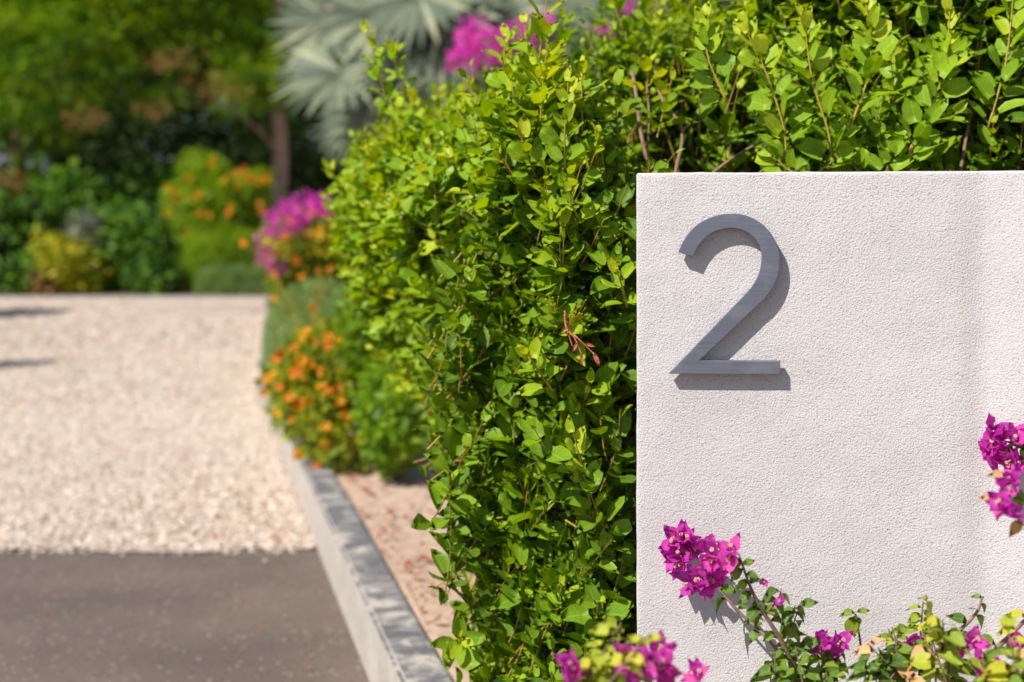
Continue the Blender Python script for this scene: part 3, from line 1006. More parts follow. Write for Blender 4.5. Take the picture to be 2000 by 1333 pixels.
# nearer shrub rising over the wall at the right of the picture
poly_c = [(0.36, 2.32), (0.42, 2.16), (0.52, 2.10), (0.66, 2.05), (0.85, 2.02), (1.2, 1.98), (1.6, 1.98)][::-1]
hero_c = []
for (pts, nl, sz) in (([(1535, 300), (1528, 238), (1490, 127), (1456, 60)], 14, 0.052), ([(1625, 320), (1617, 255), (1590, 170), (1579, 110), (1570, 30)], 15, 0.05),
                      ([(1775, 330), (1779, 289), (1825, 190), (1847, 128), (1855, 20)], 17, 0.05), ([(1660, 250), (1700, 130), (1692, 10)], 13, 0.05),
                      ([(1770, 330), (1800, 250), (1870, 215)], 9, 0.046), ([(1600, 335), (1640, 300), (1650, 250)], 9, 0.042), ([(1930, 250), (1965, 120), (1980, -20)], 14, 0.05),
                      ([(1560, 345), (1530, 325), (1510, 300)], 7, 0.038), ([(1680, 345), (1668, 322), (1650, 300)], 7, 0.038), ([(1730, 345), (1735, 320), (1745, 290)], 7, 0.038), ([(1420, 200), (1385, 120), (1375, 40)], 12, 0.045)):
    Yc = 2.05
    hero_c.append(([(px, py, Yc - 0.05) for px, py in pts], int(nl * 1.5), sz * 1.14))
hedge("tall leafy hedge shrub rising above the right end of the white wall", (0.85, 2.4, SOILZ), poly_c, hedge_profile(0.9, 0.05), 3900, 0.35, 1.43, 0.05, 4.2, 0.052, hero=hero_c, rz=0.14, zmin=0.98, jitter_top=0.08, tbase=0.38)

# ------------------------------------------------------------------ background planting
QL = quad_leaf(0.5)
QN = quad_leaf(0.22)
BL = leaf_tpl(w=0.62, fold=0.25, curl=0.2, st=(0.3, 0.7))

def ell_points(ells, n, shell=0.4, lump=0.12, ph=0.0):
    vol = np.array([e[1][0] * e[1][1] * e[1][2] for e in ells]) ** 0.67
    w = R.choice(len(ells), n, p=vol / vol.sum())
    C = np.array([e[0] for e in ells])[w]
    A = np.array([e[1] for e in ells])[w]
    d = rnd(n)
    r = 1 - shell * R.uniform(0, 1, n) ** 1.5
    P = C + d * A * r[:, None]
    o = nrm(d / A)
    P = P + o * (lump * A.mean(1) * noise3(P, 2.6 / A.mean(), ph))[:, None]
    return P, o

def plant(name, label, cat, loc, ells, n, L, tpl, mat, tint=(0.2, 0.9), shell=0.4, lump=0.15, group=None, stemmat=None, stems=6, stem_r=0.012, part="foliage", droop=0.1, out=0.5, up=0.6, zfloor=0.03, light=0.35):
    rt = thing(name, label, cat, loc, group)
    P, o = ell_points(ells, n, shell, lump, float(R.uniform(0, 6)))
    k = P[:, 2] > zfloor
    P, o = P[k], o[k]
    m = len(P)
    a = Acc()
    d = rnd(m) * 0.8 + o * out + np.array([0, 0, -droop])
    nn = o * 0.8 + np.array([0, 0, up]) + R.normal(0, 0.35, (m, 3))
    cl = noise3(P, 3.5 / max(0.15, np.mean([e[1][0] for e in ells])), 1.3)
    t = R.uniform(tint[0], tint[1], m) + 0.15 * cl
    a.place(tpl, P, frames(d, nn, R.uniform(0.7, 1.25, m) * L), np.clip(t, 0, 1))
    q = link(part, a.mesh(part), mat, rt)
    q["kind"] = "stuff"
    if stems:
        s = Acc()
        for _ in range(stems):
            e = ells[R.integers(0, len(ells))]
            top = np.array(e[0]) + rnd(1)[0] * np.array(e[1]) * 0.45
            base = np.array(loc) + np.array([R.normal(0, 0.04), R.normal(0, 0.04), 0])
            add_tube(s, [base, (base + top) / 2 + R.normal(0, 0.03, 3), top], stem_r, stem_r * 0.4, 5, 3)
        w = link("stems", s.mesh("stems"), stemmat or M_BROWN, rt)
        w["kind"] = "stuff"
    return rt, P, o

def petal_flower_tpl(n=5, w=0.75, open_=0.5):
    a = Acc()
    b = leaf_tpl(w=w, peak=0.6, fold=0.15, curl=-0.25, st=(0.35, 0.8), round_=0.6)
    ang = np.arange(n) * 2 * math.pi / n
    d = np.stack([np.cos(ang), np.sin(ang), np.full(n, open_)], -1)
    nn = np.stack([-np.cos(ang) * open_, -np.sin(ang) * open_, np.ones(n)], -1)
    a.place(b, np.zeros((n, 3)), frames(d, nn, np.ones(n)), 0.5)
    V = np.concatenate(a.V); U = np.concatenate(a.U)
    tr = np.concatenate([f for f in a.F if f.shape[1] == 3]); qd = np.concatenate([f for f in a.F if f.shape[1] == 4])
    return V, [tr, qd], U
PF = petal_flower_tpl()

def flowers_on(rt, pts, r, mat, tint, name="flower"):
    for p in pts:
        p = np.asarray(p, float)
        d = nrm(np.array([[R.normal(0, 0.6), R.normal(0, 0.4), 0.2]]))
        nn = np.array([[R.normal(-0.2, 0.4), -1 + R.normal(0, 0.3), 0.6 + R.normal(0, 0.3)]])
        M = frames(d, nn, np.array([r * R.uniform(0.8, 1.25)]))[0]
        piece(name, "pf", PF, R.uniform(*tint), mat, rt, p, M)

def ell_px(px, py, w, h, Y, depth=None, z=None):
    """ellipsoid spanning a w x h patch of the photo at distance Y"""
    c = at(px, py, Y)
    rx, rz = w / 2 / F * Y, h / 2 / F * Y
    return (tuple(c), (rx, depth or (rx * 0.8), rz))

# grey-green feathery mound by the kerb
plant("santolina_mound", "soft grey-green feathery mound spilling over the kerb", "shrub", (-1.08, 7.3, SOILZ),
      [((-0.97, 7.25, 0.36), (0.30, 0.36, 0.34)), ((-0.86, 7.0, 0.28), (0.30, 0.35, 0.30))], 17000, 0.03, QN, M_SAGE, shell=0.25, lump=0.07, out=1.0, droop=-0.3, zfloor=0.05, stems=8, stem_r=0.006)
# orange-flowered plant in front of it
of_px = [(597, 660), (692, 652), (640, 678), (610, 673), (585, 706), (632, 726), (541, 704), (630, 762), (661, 765), (520, 745), (532, 741), (566, 780), (582, 803), (539, 812), (586, 890), (618, 912), (655, 918), (770, 882), (512, 770), (545, 690), (700, 700), (590, 742), (603, 712), (648, 770), (548, 756), (600, 655), (640, 665)]
rt, P, o = plant("marigold_bush", "bushy yellow-green plant dotted with orange flowers above the kerb", "plant", (-0.60, 5.05, SOILZ),
                 [ell_px(640, 700, 150, 130, 5.2, 0.2), ell_px(630, 760, 200, 220, 5.1, 0.22), ell_px(690, 830, 200, 200, 4.95, 0.2), ell_px(720, 740, 160, 200, 5.0, 0.22), ell_px(570, 790, 90, 120, 5.3, 0.15), ell_px(545, 735, 70, 40, 5.3, 0.1), ell_px(600, 670, 60, 40, 5.2, 0.08), ell_px(690, 655, 60, 40, 5.0, 0.08)],
                 5200, 0.042, QL, M_YELLOW, tint=(0.1, 0.75), shell=0.7, out=0.7, droop=-0.2, zfloor=SOILZ, stems=22, stem_r=0.004, stemmat=M_TWIG)
of_px += [(R.uniform(570, 770), R.uniform(665, 890)) for _ in range(26)]
flowers_on(rt, [at(x, y, 4.78 + R.uniform(-0.05, 0.15)) for x, y in of_px], 0.026, M_ORANGE, (0.4, 1.0))
# foliage between marigold bush and hedge, lower
plant("low_shrub", "low dull green bush growing between the orange flowers and the hedge", "shrub", (-0.42, 4.75, SOILZ),
      [ell_px(760, 800, 120, 240, 4.7, 0.2), ell_px(740, 640, 150, 200, 4.9, 0.22), ell_px(800, 790, 90, 200, 4.5, 0.15)], 4500, 0.04, QL, M_HEDGE, tint=(0.1, 0.6), shell=0.6, zfloor=SOILZ, stems=8, stem_r=0.005)

# magenta bush with orange flowers behind the mound
rt, P, o = plant("bougainvillea_bush", "rounded bush with magenta top and scattered orange flowers behind the grey-green mound", "bush", (-1.15, 9.2, SOILZ),
                 [ell_px(600, 475, 170, 150, 9.0, 0.35), ell_px(650, 500, 140, 160, 9.0, 0.3), ell_px(600, 570, 150, 150, 9.1, 0.3)], 6500, 0.05, QL, M_YELLOW, tint=(0.0, 0.5), shell=0.5, zfloor=SOILZ, stems=8)
def blossom_mass(rt, ells, n, L, mat, tint, tpl=QL, shell=0.3, name="blossoms"):
    P, o = ell_points(ells, n, shell, 0.25, float(R.uniform(0, 6)))
    a = Acc()
    m = len(P)
    a.place(tpl, P, frames(rnd(m), o + rnd(m) * 0.6, R.uniform(0.7, 1.2, m) * L), R.uniform(*tint, m))
    q = link(name, a.mesh(name), mat, rt)
    q["kind"] = "stuff"
blossom_mass(rt, [ell_px(600, 405, 130, 40, 8.75, 0.25), ell_px(550, 435, 70, 50, 8.7, 0.2), ell_px(635, 400, 60, 36, 8.7, 0.2), ell_px(520, 475, 40, 60, 8.72, 0.12), ell_px(540, 512, 50, 50, 8.72, 0.12), ell_px(585, 440, 50, 40, 8.7, 0.15)], 620, 0.045, M_BRACT, (0.3, 0.95))
blossom_mass(rt, [ell_px(545, 480, 60, 50, 8.66, 0.1), ell_px(640, 470, 90, 60, 8.66, 0.1)], 200, 0.045, M_YELLOW, (0.7, 1.0), name="pale_leaves")
flowers_on(rt, [at(x, y, 8.55) for x, y in [(600, 462), (570, 430), (625, 455), (668, 452), (682, 470), (610, 420), (530, 540), (640, 430), (575, 510), (590, 545), (655, 490), (560, 465)]], 0.035, M_ORANGE, (0.2, 0.9))
# nearer bright orange flowers on long stems
rt = thing("cosmos_plant", "tall thin-stemmed plant with three large orange flowers beside the hedge", "plant", (-0.93, 6.6, SOILZ))
s = Acc()
for (x, y) in [(650, 517), (625, 532), (478, 476), (690, 505), (538, 582), (608, 600)]:
    p = at(x, y, 6.6)
    b0 = np.array([-0.85 + R.normal(0, 0.05), 6.62, SOILZ])
    add_tube(s, [b0, (b0 + p) / 2 + np.array([R.normal(0, .04), 0, 0.1]), p + np.array([0, 0.01, 0])], 0.004, 0.002, 4, 4)
link("stems", s.mesh("stems"), M_TWIG, rt)["kind"] = "stuff"
flowers_on(rt, [at(650, 517, 6.58), at(647, 528, 6.57), at(625, 532, 6.58), at(478, 474, 6.58), at(480, 482, 6.57), at(690, 505, 6.58), at(538, 582, 6.58), at(608, 600, 6.58)], 0.026, M_ORANGE, (0.2, 0.9))

# far border, left to right
YF = 18.3
plant("clipped_box_hedge", "low flat-topped clipped grey-green hedge at the end of the drive", "hedge", (-3.45, 17.95, 0.05),
      [((-3.75, 17.95, 0.16), (0.26, 0.2, 0.28)), ((-3.45, 17.95, 0.16), (0.26, 0.2, 0.28)), ((-3.15, 17.95, 0.16), (0.26, 0.2, 0.28)), ((-2.9, 17.95, 0.16), (0.22, 0.2, 0.27))], 12000, 0.028, QL, M_SAGE, tint=(0.0, 0.6), shell=0.15, lump=0.02, zfloor=0.05, stems=4)
plant("clipped_round_shrub", "bright lime-green clipped dome shrub in front of the orange-flowered bush", "shrub", (-3.75, 18.7, 0.05),
      [ell_px(425, 515, 170, 150, 18.7, 0.5), ell_px(385, 520, 90, 130, 18.5, 0.3), ell_px(480, 510, 80, 110, 18.7, 0.3)], 20000, 0.035, QL, M_LIME, tint=(0.0, 1.0), shell=0.35, lump=0.45, zfloor=0.05, stems=5)
rt, P, o = plant("tecoma_bush", "tall loose bush full of orange-yellow blossoms beside the tree trunk", "bush", (-3.95, 19.4, 0.05),
                 [ell_px(430, 385, 180, 130, 19.3, 0.5), ell_px(370, 420, 90, 160, 19.2, 0.4), ell_px(470, 400, 110, 100, 19.4, 0.4), ell_px(400, 330, 90, 60, 19.4, 0.3), ell_px(335, 385, 40, 50, 19.2, 0.2), ell_px(505, 350, 60, 40, 19.3, 0.2)], 6500, 0.085, QL, M_LIME, tint=(0.0, 1.0), lump=0.5, shell=0.9, zfloor=0.05, stems=12)
fp = [(365, 350), (330, 370), (340, 392), (385, 385), (395, 380), (400, 418), (450, 345), (475, 335), (490, 352), (510, 348), (500, 360), (520, 352), (450, 405), (455, 415), (508, 402), (512, 408), (345, 405), (325, 415), (365, 455), (425, 450), (327, 470), (410, 325), (420, 315), (460, 365), (465, 358), (380, 378), (348, 560), (350, 568), (440, 350), (505, 345), (483, 347), (515, 345), (405, 425), (447, 420), (355, 395), (335, 380), (375, 390), (392, 388), (470, 340), (525, 350)]
flowers_on(rt, [at(x + R.normal(0, 2), y + R.normal(0, 2), 18.72 + R.uniform(-0.05, 0.1)) for x, y in fp], 0.062, M_ORANGE, (0.3, 1.0))
BG = [  # name, label, cat, px, py, w, h, Y, n, L, tpl, mat, tint
    ("leafy_shrub", "broad-leaved dark green shrub at the far left edge of the far border", "shrub", 25, 470, 180, 260, 18.4, 2600, 0.15, BL, M_DARKB, (0.2, 0.9)),
    ("leafy_shrub", "bright green broad-leaved shrub above the yellow variegated bush", "shrub", 140, 395, 130, 110, 19.6, 1500, 0.14, BL, M_DARKB, (0.5, 1.0)),
    ("leafy_shrub", "mid green leafy shrub between the variegated bush and the lime dome", "shrub", 255, 500, 170, 190, 18.5, 2600, 0.12, BL, M_DARKB, (0.4, 1.0)),
    ("leafy_shrub", "dark bluish-green shrub in the shade under the tree", "shrub", 275, 400, 150, 140, 20.0, 1800, 0.13, BL, M_DARKB, (0.0, 0.5)),
    ("variegated_shrub", "yellow and green variegated bush at the far edge of the drive", "shrub", 130, 510, 140, 140, 18.2, 2600, 0.09, QL, M_YELLOW, (0.1, 1.0)),
    ("silver_shrub", "small silvery plant above the yellow variegated bush", "plant", 165, 445, 70, 60, 18.3, 500, 0.11, QN, M_SILVER, (0.3, 0.9)),
    ("russet_shrub", "low russet-leaved plant under the variegated bush", "plant", 85, 562, 60, 40, 18.0, 350, 0.09, QL, M_RUST, (0.2, 1.0)),
    ("croton_shrub", "olive and rust coloured shrub at the left edge by the shade", "shrub", 15, 375, 90, 90, 19.6, 900, 0.10, QL, M_RUST, (0.0, 0.8)),
    ("leafy_shrub", "deep green shrub half hidden behind the orange-blossomed bush", "shrub", 560, 470, 150, 200, 20.6, 2000, 0.12, BL, M_DARKB, (0.0, 0.6)),
    ("leafy_shrub", "low leafy green shrub left of the lime dome at the kerb", "shrub", 300, 540, 90, 90, 18.1, 900, 0.10, BL, M_DARKB, (0.2, 0.8)),
    ("leafy_shrub", "pale green shrub leaning out over the left end of the far kerb", "shrub", 40, 350, 110, 60, 20.5, 700, 0.12, BL, M_LIME, (0.1, 0.6)),
]
for nm, lb, ct, px, py, w, h, Y, n, L, tp, mt, ti in BG:
    c, r = ell_px(px, py, w, h, Y)
    ells = [(c, r), ((c[0] - r[0] * 0.5, c[1] + 0.1, max(0.3, c[2] - r[2] * 0.5)), (r[0] * 0.7, r[1] * 0.8, r[2] * 0.8)), ((c[0] + r[0] * 0.45, c[1], max(0.3, c[2] - r[2] * 0.4)), (r[0] * 0.75, r[1] * 0.8, r[2] * 0.8))]
    plant(nm, lb, ct, (c[0], c[1], 0.05), ells, n, L * 1.15, tp, mt, tint=(ti[0] - 0.1, ti[1] + 0.25), shell=0.8, lump=0.5, stems=7, group=None)

# silver fan palm behind the hedge
def fan_mesh(radius, nseg=19, span=4.3):
    a = Acc()
    for k in range(nseg):
        th = -span / 2 + span * (k + 0.5) / nseg
        L = radius * (1 - 0.18 * abs(th) / (span / 2)) * R.uniform(0.92, 1.05)
        d = np.array([math.cos(th), math.sin(th), 0.0])
        side = np.array([-math.sin(th), math.cos(th), 0.0])
        up = np.array([0, 0, 1.0])
        wj = radius * span / nseg * 0.27
        sts = [(0.03, 0.012), (0.35, wj * 0.62), (0.62, wj * 1.0), (0.82, wj * 0.55), (1.0, 0.003)]
        V, U = [], []
        dro = R.uniform(0.0, 0.12)
        for t, w in sts:
            zc = -dro * radius * max(0, t - 0.55) ** 1.5 * 2 + 0.16 * radius * abs(th) / 2.5 * t
            c = d * L * t + up * zc
            fz = w * 0.55
            V += [c - side * w + up * fz, c, c + side * w + up * fz]
            U += [(-1, t), (0, t), (1, t)]
        q = []
        for i in range(len(sts) - 1):
            b0 = 3 * i
            q += [(b0, b0 + 1, b0 + 4, b0 + 3), (b0 + 1, b0 + 2, b0 + 5, b0 + 4)]
        a.add(np.array(V), [np.array(q)], np.clip(R.uniform(0.2, 1.0), 0, 1), np.array(U))
    return a.mesh("frond", False)
palm_c = np.array([-0.75, 13.3, 2.95])
palm = thing("silver_fan_palm", "silvery blue-grey fan palm rising behind the hedge", "palm", (palm_c[0], palm_c[1], 0.1))
s = Acc()
add_tube(s, [(palm_c[0], palm_c[1], 0.05), (palm_c[0] + 0.03, palm_c[1], 1.4), tuple(palm_c)], 0.2, 0.15, 12, 5)
link("trunk", s.mesh("trunk"), M_TRUNK, palm)
fans = [fan_mesh(0.66) for _ in range(3)]
for f in fans:
    f.materials.append(M_SILVER)
fan_targets = [(640, 175, 12.7), (700, 60, 12.4), (810, 30, 12.2), (760, 175, 12.9), (900, 40, 12.4), (1010, 40, 12.6), (1120, 30, 12.9), (600, 70, 13.4), (720, -60, 13.5), (850, -90, 13.2), (980, -90, 13.4), (860, 130, 12.3), (560, -20, 13.8), (960, 130, 12.8), (1080, 110, 13.5), (680, 260, 13.3), (1190, -20, 13.4)]
fan_targets = [f for i, f in enumerate(fan_targets) if i not in (12,)]
for i, (px, py, Y) in enumerate(fan_targets):
    c = at(px, py, Y)
    d = nrm(c - palm_c)
    tip_d = nrm(d * 0.7 + np.array([0, 0, -0.35]) + R.normal(0, 0.15, 3))
    nn = np.array([R.normal(-0.25, 0.35), -0.95, 0.55 + R.normal(0, 0.3)])
    M = frames(tip_d[None], nn[None], np.array([R.uniform(0.85, 1.1)]))[0]
    p = c - M[:, 0] * 0.25
    fo = bpy.data.objects.new("frond", fans[i % 3])
    COL.objects.link(fo)
    fo.parent = palm
    fo.matrix_basis = Matrix.Translation(-Vector(palm.location)) @ Matrix(((*M[0], p[0]), (*M[1], p[1]), (*M[2], p[2]), (0, 0, 0, 1)))
    s = Acc()
    add_tube(s, [tuple(palm_c), tuple(palm_c * 0.45 + p * 0.55 + np.array([0, 0, 0.12])), tuple(p)], 0.022, 0.012, 6, 4)
    link("petiole", s.mesh("petiole"), M_SILVER, palm)

# pink bougainvillea behind the hedge top
rt, P, o = plant("bougainvillea", "tall bougainvillea showing pink-magenta blossom above the hedge top", "bougainvillea", (0.05, 7.2, SOILZ),
                 [((0.1, 7.3, 1.45), (0.75, 0.35, 0.38)), ((0.75, 7.4, 1.6), (0.6, 0.35, 0.48)), ((0.4, 7.3, 1.0), (0.6, 0.35, 0.7))], 5000, 0.06, QL, M_DARKB, tint=(0.0, 0.5), shell=0.8, zfloor=SOILZ, stems=9)
blossom_mass(rt, [ell_px(925, 70, 70, 70, 6.9, 0.15), ell_px(905, 115, 70, 50, 6.85, 0.15), ell_px(960, 90, 80, 80, 6.85, 0.15), ell_px(1010, 70, 90, 60, 6.9, 0.15), ell_px(1060, 55, 50, 50, 6.9, 0.1)], 520, 0.045, M_BRACT, (0.3, 1.0))
blossom_mass(rt, [ell_px(1225, 8, 40, 34, 6.9, 0.1), ell_px(1290, 24, 36, 28, 6.9, 0.08), ell_px(1180, 60, 40, 30, 6.9, 0.08)], 70, 0.042, M_BRACT, (0.3, 1.0), name="small_blossoms")
rt, P, o = plant("leafy_tree", "dark leafy bush filling the space behind the bougainvillea", "shrub", (2.0, 8.6, SOILZ),
                 [((1.6, 8.8, 1.5), (1.5, 0.7, 1.2)), ((3.4, 8.9, 1.6), (1.6, 0.7, 1.3)), ((0.2, 9.6, 0.9), (0.9, 0.5, 0.8))], 9000, 0.11, QL, M_DARKB, tint=(0.0, 0.4), shell=0.5, zfloor=SOILZ, stems=8, stem_r=0.02)

# trees: trunk, limbs, crown of leaf sprays
def tree(label, base, trunk_pts, tr, limbs, ells, ncl, per, leafL, tint, mat=M_TREE, group="trees at the end of the drive", crad=0.32, name="garden_tree"):
    rt = thing(name, label, "tree", base, group)
    s = Acc()
    add_tube(s, trunk_pts, tr, tr * 0.55, 10, 6)
    link("trunk", s.mesh("trunk"), M_TRUNK, rt)
    for pts, r in limbs:
        s = Acc()
        add_tube(s, pts, r, r * 0.4, 7, 5)
        link("limb", s.mesh("limb"), M_TRUNK, rt)
    C, o = ell_points(ells, ncl, 0.75, 0.2, float(R.uniform(0, 6)))
    idx = np.repeat(np.arange(ncl), per)
    off = rnd(len(idx)) * (R.uniform(0, 1, (len(idx), 1)) ** 0.5) * np.array([crad, crad, crad * 0.45])
    P = C[idx] + off
    d = nrm(off) * 0.8 + o[idx] * 0.4 + np.array([0, 0, -0.35])
    nn = np.array([0, 0, 1.0]) + R.normal(0, 0.45, (len(idx), 3)) + o[idx] * 0.3
    t = np.clip(R.uniform(*tint, ncl)[idx] + R.normal(0, 0.08, len(idx)), 0, 1)
    a = Acc()
    a.place(QN, P, frames(d, nn, R.uniform(0.7, 1.3, len(idx)) * leafL), t)
    q = link("crown", a.mesh("crown"), mat, rt)
    q["kind"] = "stuff"
    return rt

T1 = at(548, 560, 21.8)
tree("spreading fine-leaved tree with a pale pinkish trunk right of the orange bush", (T1[0], 21.8, 0.05),
     [(T1[0], 21.8, 0.0), at(545, 400, 21.8), at(548, 290, 21.8), at(540, 200, 21.8), at(535, 90, 21.7), at(560, -60, 21.6)], 0.14,
     [([at(545, 300, 21.8), at(500, 250, 21.6), at(440, 210, 21.4), at(380, 205, 21.1), at(310, 180, 20.8)], 0.035),
      ([at(540, 180, 21.8), at(440, 150, 21.4), at(360, 150, 21.0), at(300, 190, 20.6), at(240, 200, 20.4)], 0.03),
      ([at(535, 90, 21.7), at(640, 20, 21.8), at(740, -40, 21.9)], 0.06),
      ([at(548, 230, 21.8), at(520, 150, 22.2), at(500, 60, 22.6)], 0.05)],
     [ell_px(330, 60, 420, 230, 20.8, 1.0), ell_px(120, 130, 300, 230, 20.1, 0.9), ell_px(480, 70, 330, 170, 21.6, 1.1), ell_px(250, -60, 600, 180, 21.2, 1.4), ell_px(60, 230, 240, 130, 20.2, 0.7), ell_px(250, 200, 200, 90, 20.4, 0.5), ell_px(640, -20, 300, 160, 22.8, 1.0), ell_px(530, 130, 200, 150, 20.6, 0.5), ell_px(470, 170, 120, 90, 20.2, 0.4), ((-6.2, 22.6, 4.3), (2.4, 1.4, 0.9)), ((-4.0, 22.8, 4.1), (2.0, 1.3, 0.9))],
     1000, 34, 0.14, (-0.2, 1.0), crad=0.30)
blossom_mass(bpy.data.objects['garden_tree'], [ell_px(420, 170, 150, 60, 19.6, 0.3), ell_px(330, 120, 120, 60, 19.3, 0.3), ell_px(170, 230, 90, 50, 19.0, 0.3), ell_px(300, 215, 110, 40, 19.2, 0.2)], 420, 0.12, M_RUST, (0.1, 0.9), tpl=QN, shell=0.9, name='browned_sprays')
tree("bright yellow-green tree filling the upper left corner", (-7.6, 21.5, 0.05),
     [(-7.6, 21.5, 0.0), (-7.5, 21.5, 1.6), (-7.3, 21.3, 3.0), (-7.0, 21.2, 4.4)], 0.16,
     [([(-7.4, 21.4, 2.4), (-6.5, 21.0, 3.2), (-5.6, 20.6, 3.8)], 0.06), ([(-7.4, 21.4, 2.8), (-8.2, 21.2, 3.6), (-8.8, 21.0, 4.0)], 0.06)],
     [((-6.6, 20.8, 4.3), (1.8, 1.1, 0.9)), ((-7.7, 20.4, 3.4), (1.2, 0.8, 0.8)), ((-5.2, 20.9, 4.5), (1.4, 1.0, 0.7)), ((-8.2, 20.2, 2.5), (0.8, 0.6, 0.6))], 750, 28, 0.16, (0.2, 1.1), crad=0.34)
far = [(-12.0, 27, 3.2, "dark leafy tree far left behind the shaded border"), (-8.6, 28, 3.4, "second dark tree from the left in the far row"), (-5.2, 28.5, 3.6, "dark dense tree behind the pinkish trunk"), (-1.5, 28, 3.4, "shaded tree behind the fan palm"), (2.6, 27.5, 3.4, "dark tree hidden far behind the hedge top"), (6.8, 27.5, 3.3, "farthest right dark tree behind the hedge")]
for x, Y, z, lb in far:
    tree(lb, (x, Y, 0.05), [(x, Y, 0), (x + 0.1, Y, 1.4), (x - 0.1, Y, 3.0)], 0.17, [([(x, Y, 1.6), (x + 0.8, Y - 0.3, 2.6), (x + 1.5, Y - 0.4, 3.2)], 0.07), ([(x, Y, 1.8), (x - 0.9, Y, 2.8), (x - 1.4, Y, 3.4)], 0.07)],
         [((x, Y, z), (2.4, 1.4, 2.2)), ((x - 1.0, Y - 0.2, z + 1.6), (1.8, 1.2, 1.5)), ((x + 1.2, Y, z + 1.2), (1.8, 1.2, 1.6)), ((x, Y, 1.2), (2.3, 1.0, 1.2))], 700, 18, 0.30, (0.0, 1.0), mat=M_SHADED, crad=0.5)
# understorey hedge, its deep shade put into the leaf colour
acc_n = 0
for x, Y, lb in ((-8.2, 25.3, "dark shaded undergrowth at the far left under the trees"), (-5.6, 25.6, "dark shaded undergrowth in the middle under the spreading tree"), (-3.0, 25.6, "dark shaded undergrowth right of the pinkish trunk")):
    plant("undergrowth", lb, "undergrowth", (x, Y, 0.05), [((x, Y, 1.1), (1.7, 0.6, 1.4)), ((x + 0.8, Y + 0.2, 1.9), (1.4, 0.6, 1.5)), ((x - 0.8, Y + 0.2, 2.2), (1.4, 0.6, 1.4))], 9000, 0.15, QL, M_SHADED, tint=(0.0, 0.7), shell=0.5, stems=8, stem_r=0.03)
# pale building fragment seen through the leaves at the far left
bm = bmesh.new()
bmesh.ops.create_cube(bm, size=1.0, matrix=Matrix.Translation((-9.2, 24.6, 1.05)) @ Matrix.Diagonal((2.4, 0.25, 2.1, 1)))
bmesh.ops.bevel(bm, geom=bm.edges[:], offset=0.02, segments=1, affect='EDGES')
me = bpy.data.meshes.new("boundary_wall")
bm.to_mesh(me); bm.free()
mb, nt, b = new_mat("bluish_render")
nt.links.new(ramp(nt, noise(nt, 3, 4, 0.6, obj_coord(nt)), [(0.3, (0.14, 0.17, 0.21)), (0.7, (0.20, 0.23, 0.28))]), b.inputs["Base Color"])
b.inputs["Roughness"].default_value = 0.85
o = link("boundary_wall", me, mb)
tag(o, "pale bluish grey wall glimpsed through leaves at the far left", "wall")
# two shrubs just past the left frame edge whose shade falls on the gravel
plant("verge_shrub", "round shrub beside the drive past the left edge, shading the far gravel", "shrub", (-6.15, 14.3, 0.02), [((-6.15, 14.3, 0.85), (0.5, 0.7, 0.85))], 11000, 0.12, QL, M_DARKB, shell=0.5, group="shrubs along the left verge", zfloor=0.02)
plant("verge_shrub", "small upright shrub past the left edge, its shade reaching the nearer gravel", "shrub", (-3.9, 9.3, 0.02), [((-3.9, 9.3, 0.5), (0.2, 0.2, 0.5))], 4500, 0.06, QL, M_DARKB, shell=0.6, group="shrubs along the left verge", stems=4, zfloor=0.02)

# fallen petals and dry leaf litter
acc = Acc()
for n, xa, xb, ya, yb, off in ((110, 0.11, 0.42, 2.7, 6.2, 0), (40, 0.11, 0.20, 3.0, 5.0, 0)):
    Y = R.uniform(ya, yb, n)
    X = np.array([kx(v) for v in Y]) + R.uniform(xa, xb, n) ** 1.0
    P = np.stack([X, Y, np.full(n, SOILZ + 0.010)], -1)
    acc.place(leaf_tpl(w=0.6, fold=0.5, curl=-0.3, st=(0.3, 0.7)), P, frames(rnd(n) * np.array([1, 1, .15]), rnd(n) * 0.4 + np.array([0, 0, 1.0]), R.uniform(0.015, 0.032, n)), R.uniform(0, 0.45, n))
n = 60
Y = R.uniform(4.33, 5.2, n)
X = np.array([kx(v) for v in Y]) - np.abs(R.normal(0.0, 0.25, n)) - 0.02
acc.place(leaf_tpl(w=0.6, fold=0.5, curl=-0.3, st=(0.3, 0.7)), np.stack([X, Y, np.full(n, 0.022)], -1), frames(rnd(n) * np.array([1, 1, .15]), rnd(n) * 0.4 + np.array([0, 0, 1.0]), R.uniform(0.014, 0.024, n)), R.uniform(0, 0.6, n))
n = 34
P = np.stack([R.uniform(-1.7, -0.35, n), R.uniform(3.05, 4.3, n), np.full(n, 0.010)], -1)
P = P[P[:, 0] < np.array([kx(v) for v in P[:, 1]]) - 0.03]
acc.place(leaf_tpl(w=0.6, fold=0.5, curl=-0.3, st=(0.3, 0.7)), P, frames(rnd(len(P)) * np.array([1, 1, .15]), rnd(len(P)) * 0.4 + np.array([0, 0, 1.0]), R.uniform(0.008, 0.018, len(P))), R.uniform(0, 0.6, len(P)))
o = link("fallen_petals", acc.mesh("fallen_petals"), M_RED)
tag(o, "dry reddish petals and leaves scattered along the kerb", "leaf litter")
o["kind"] = "stuff"

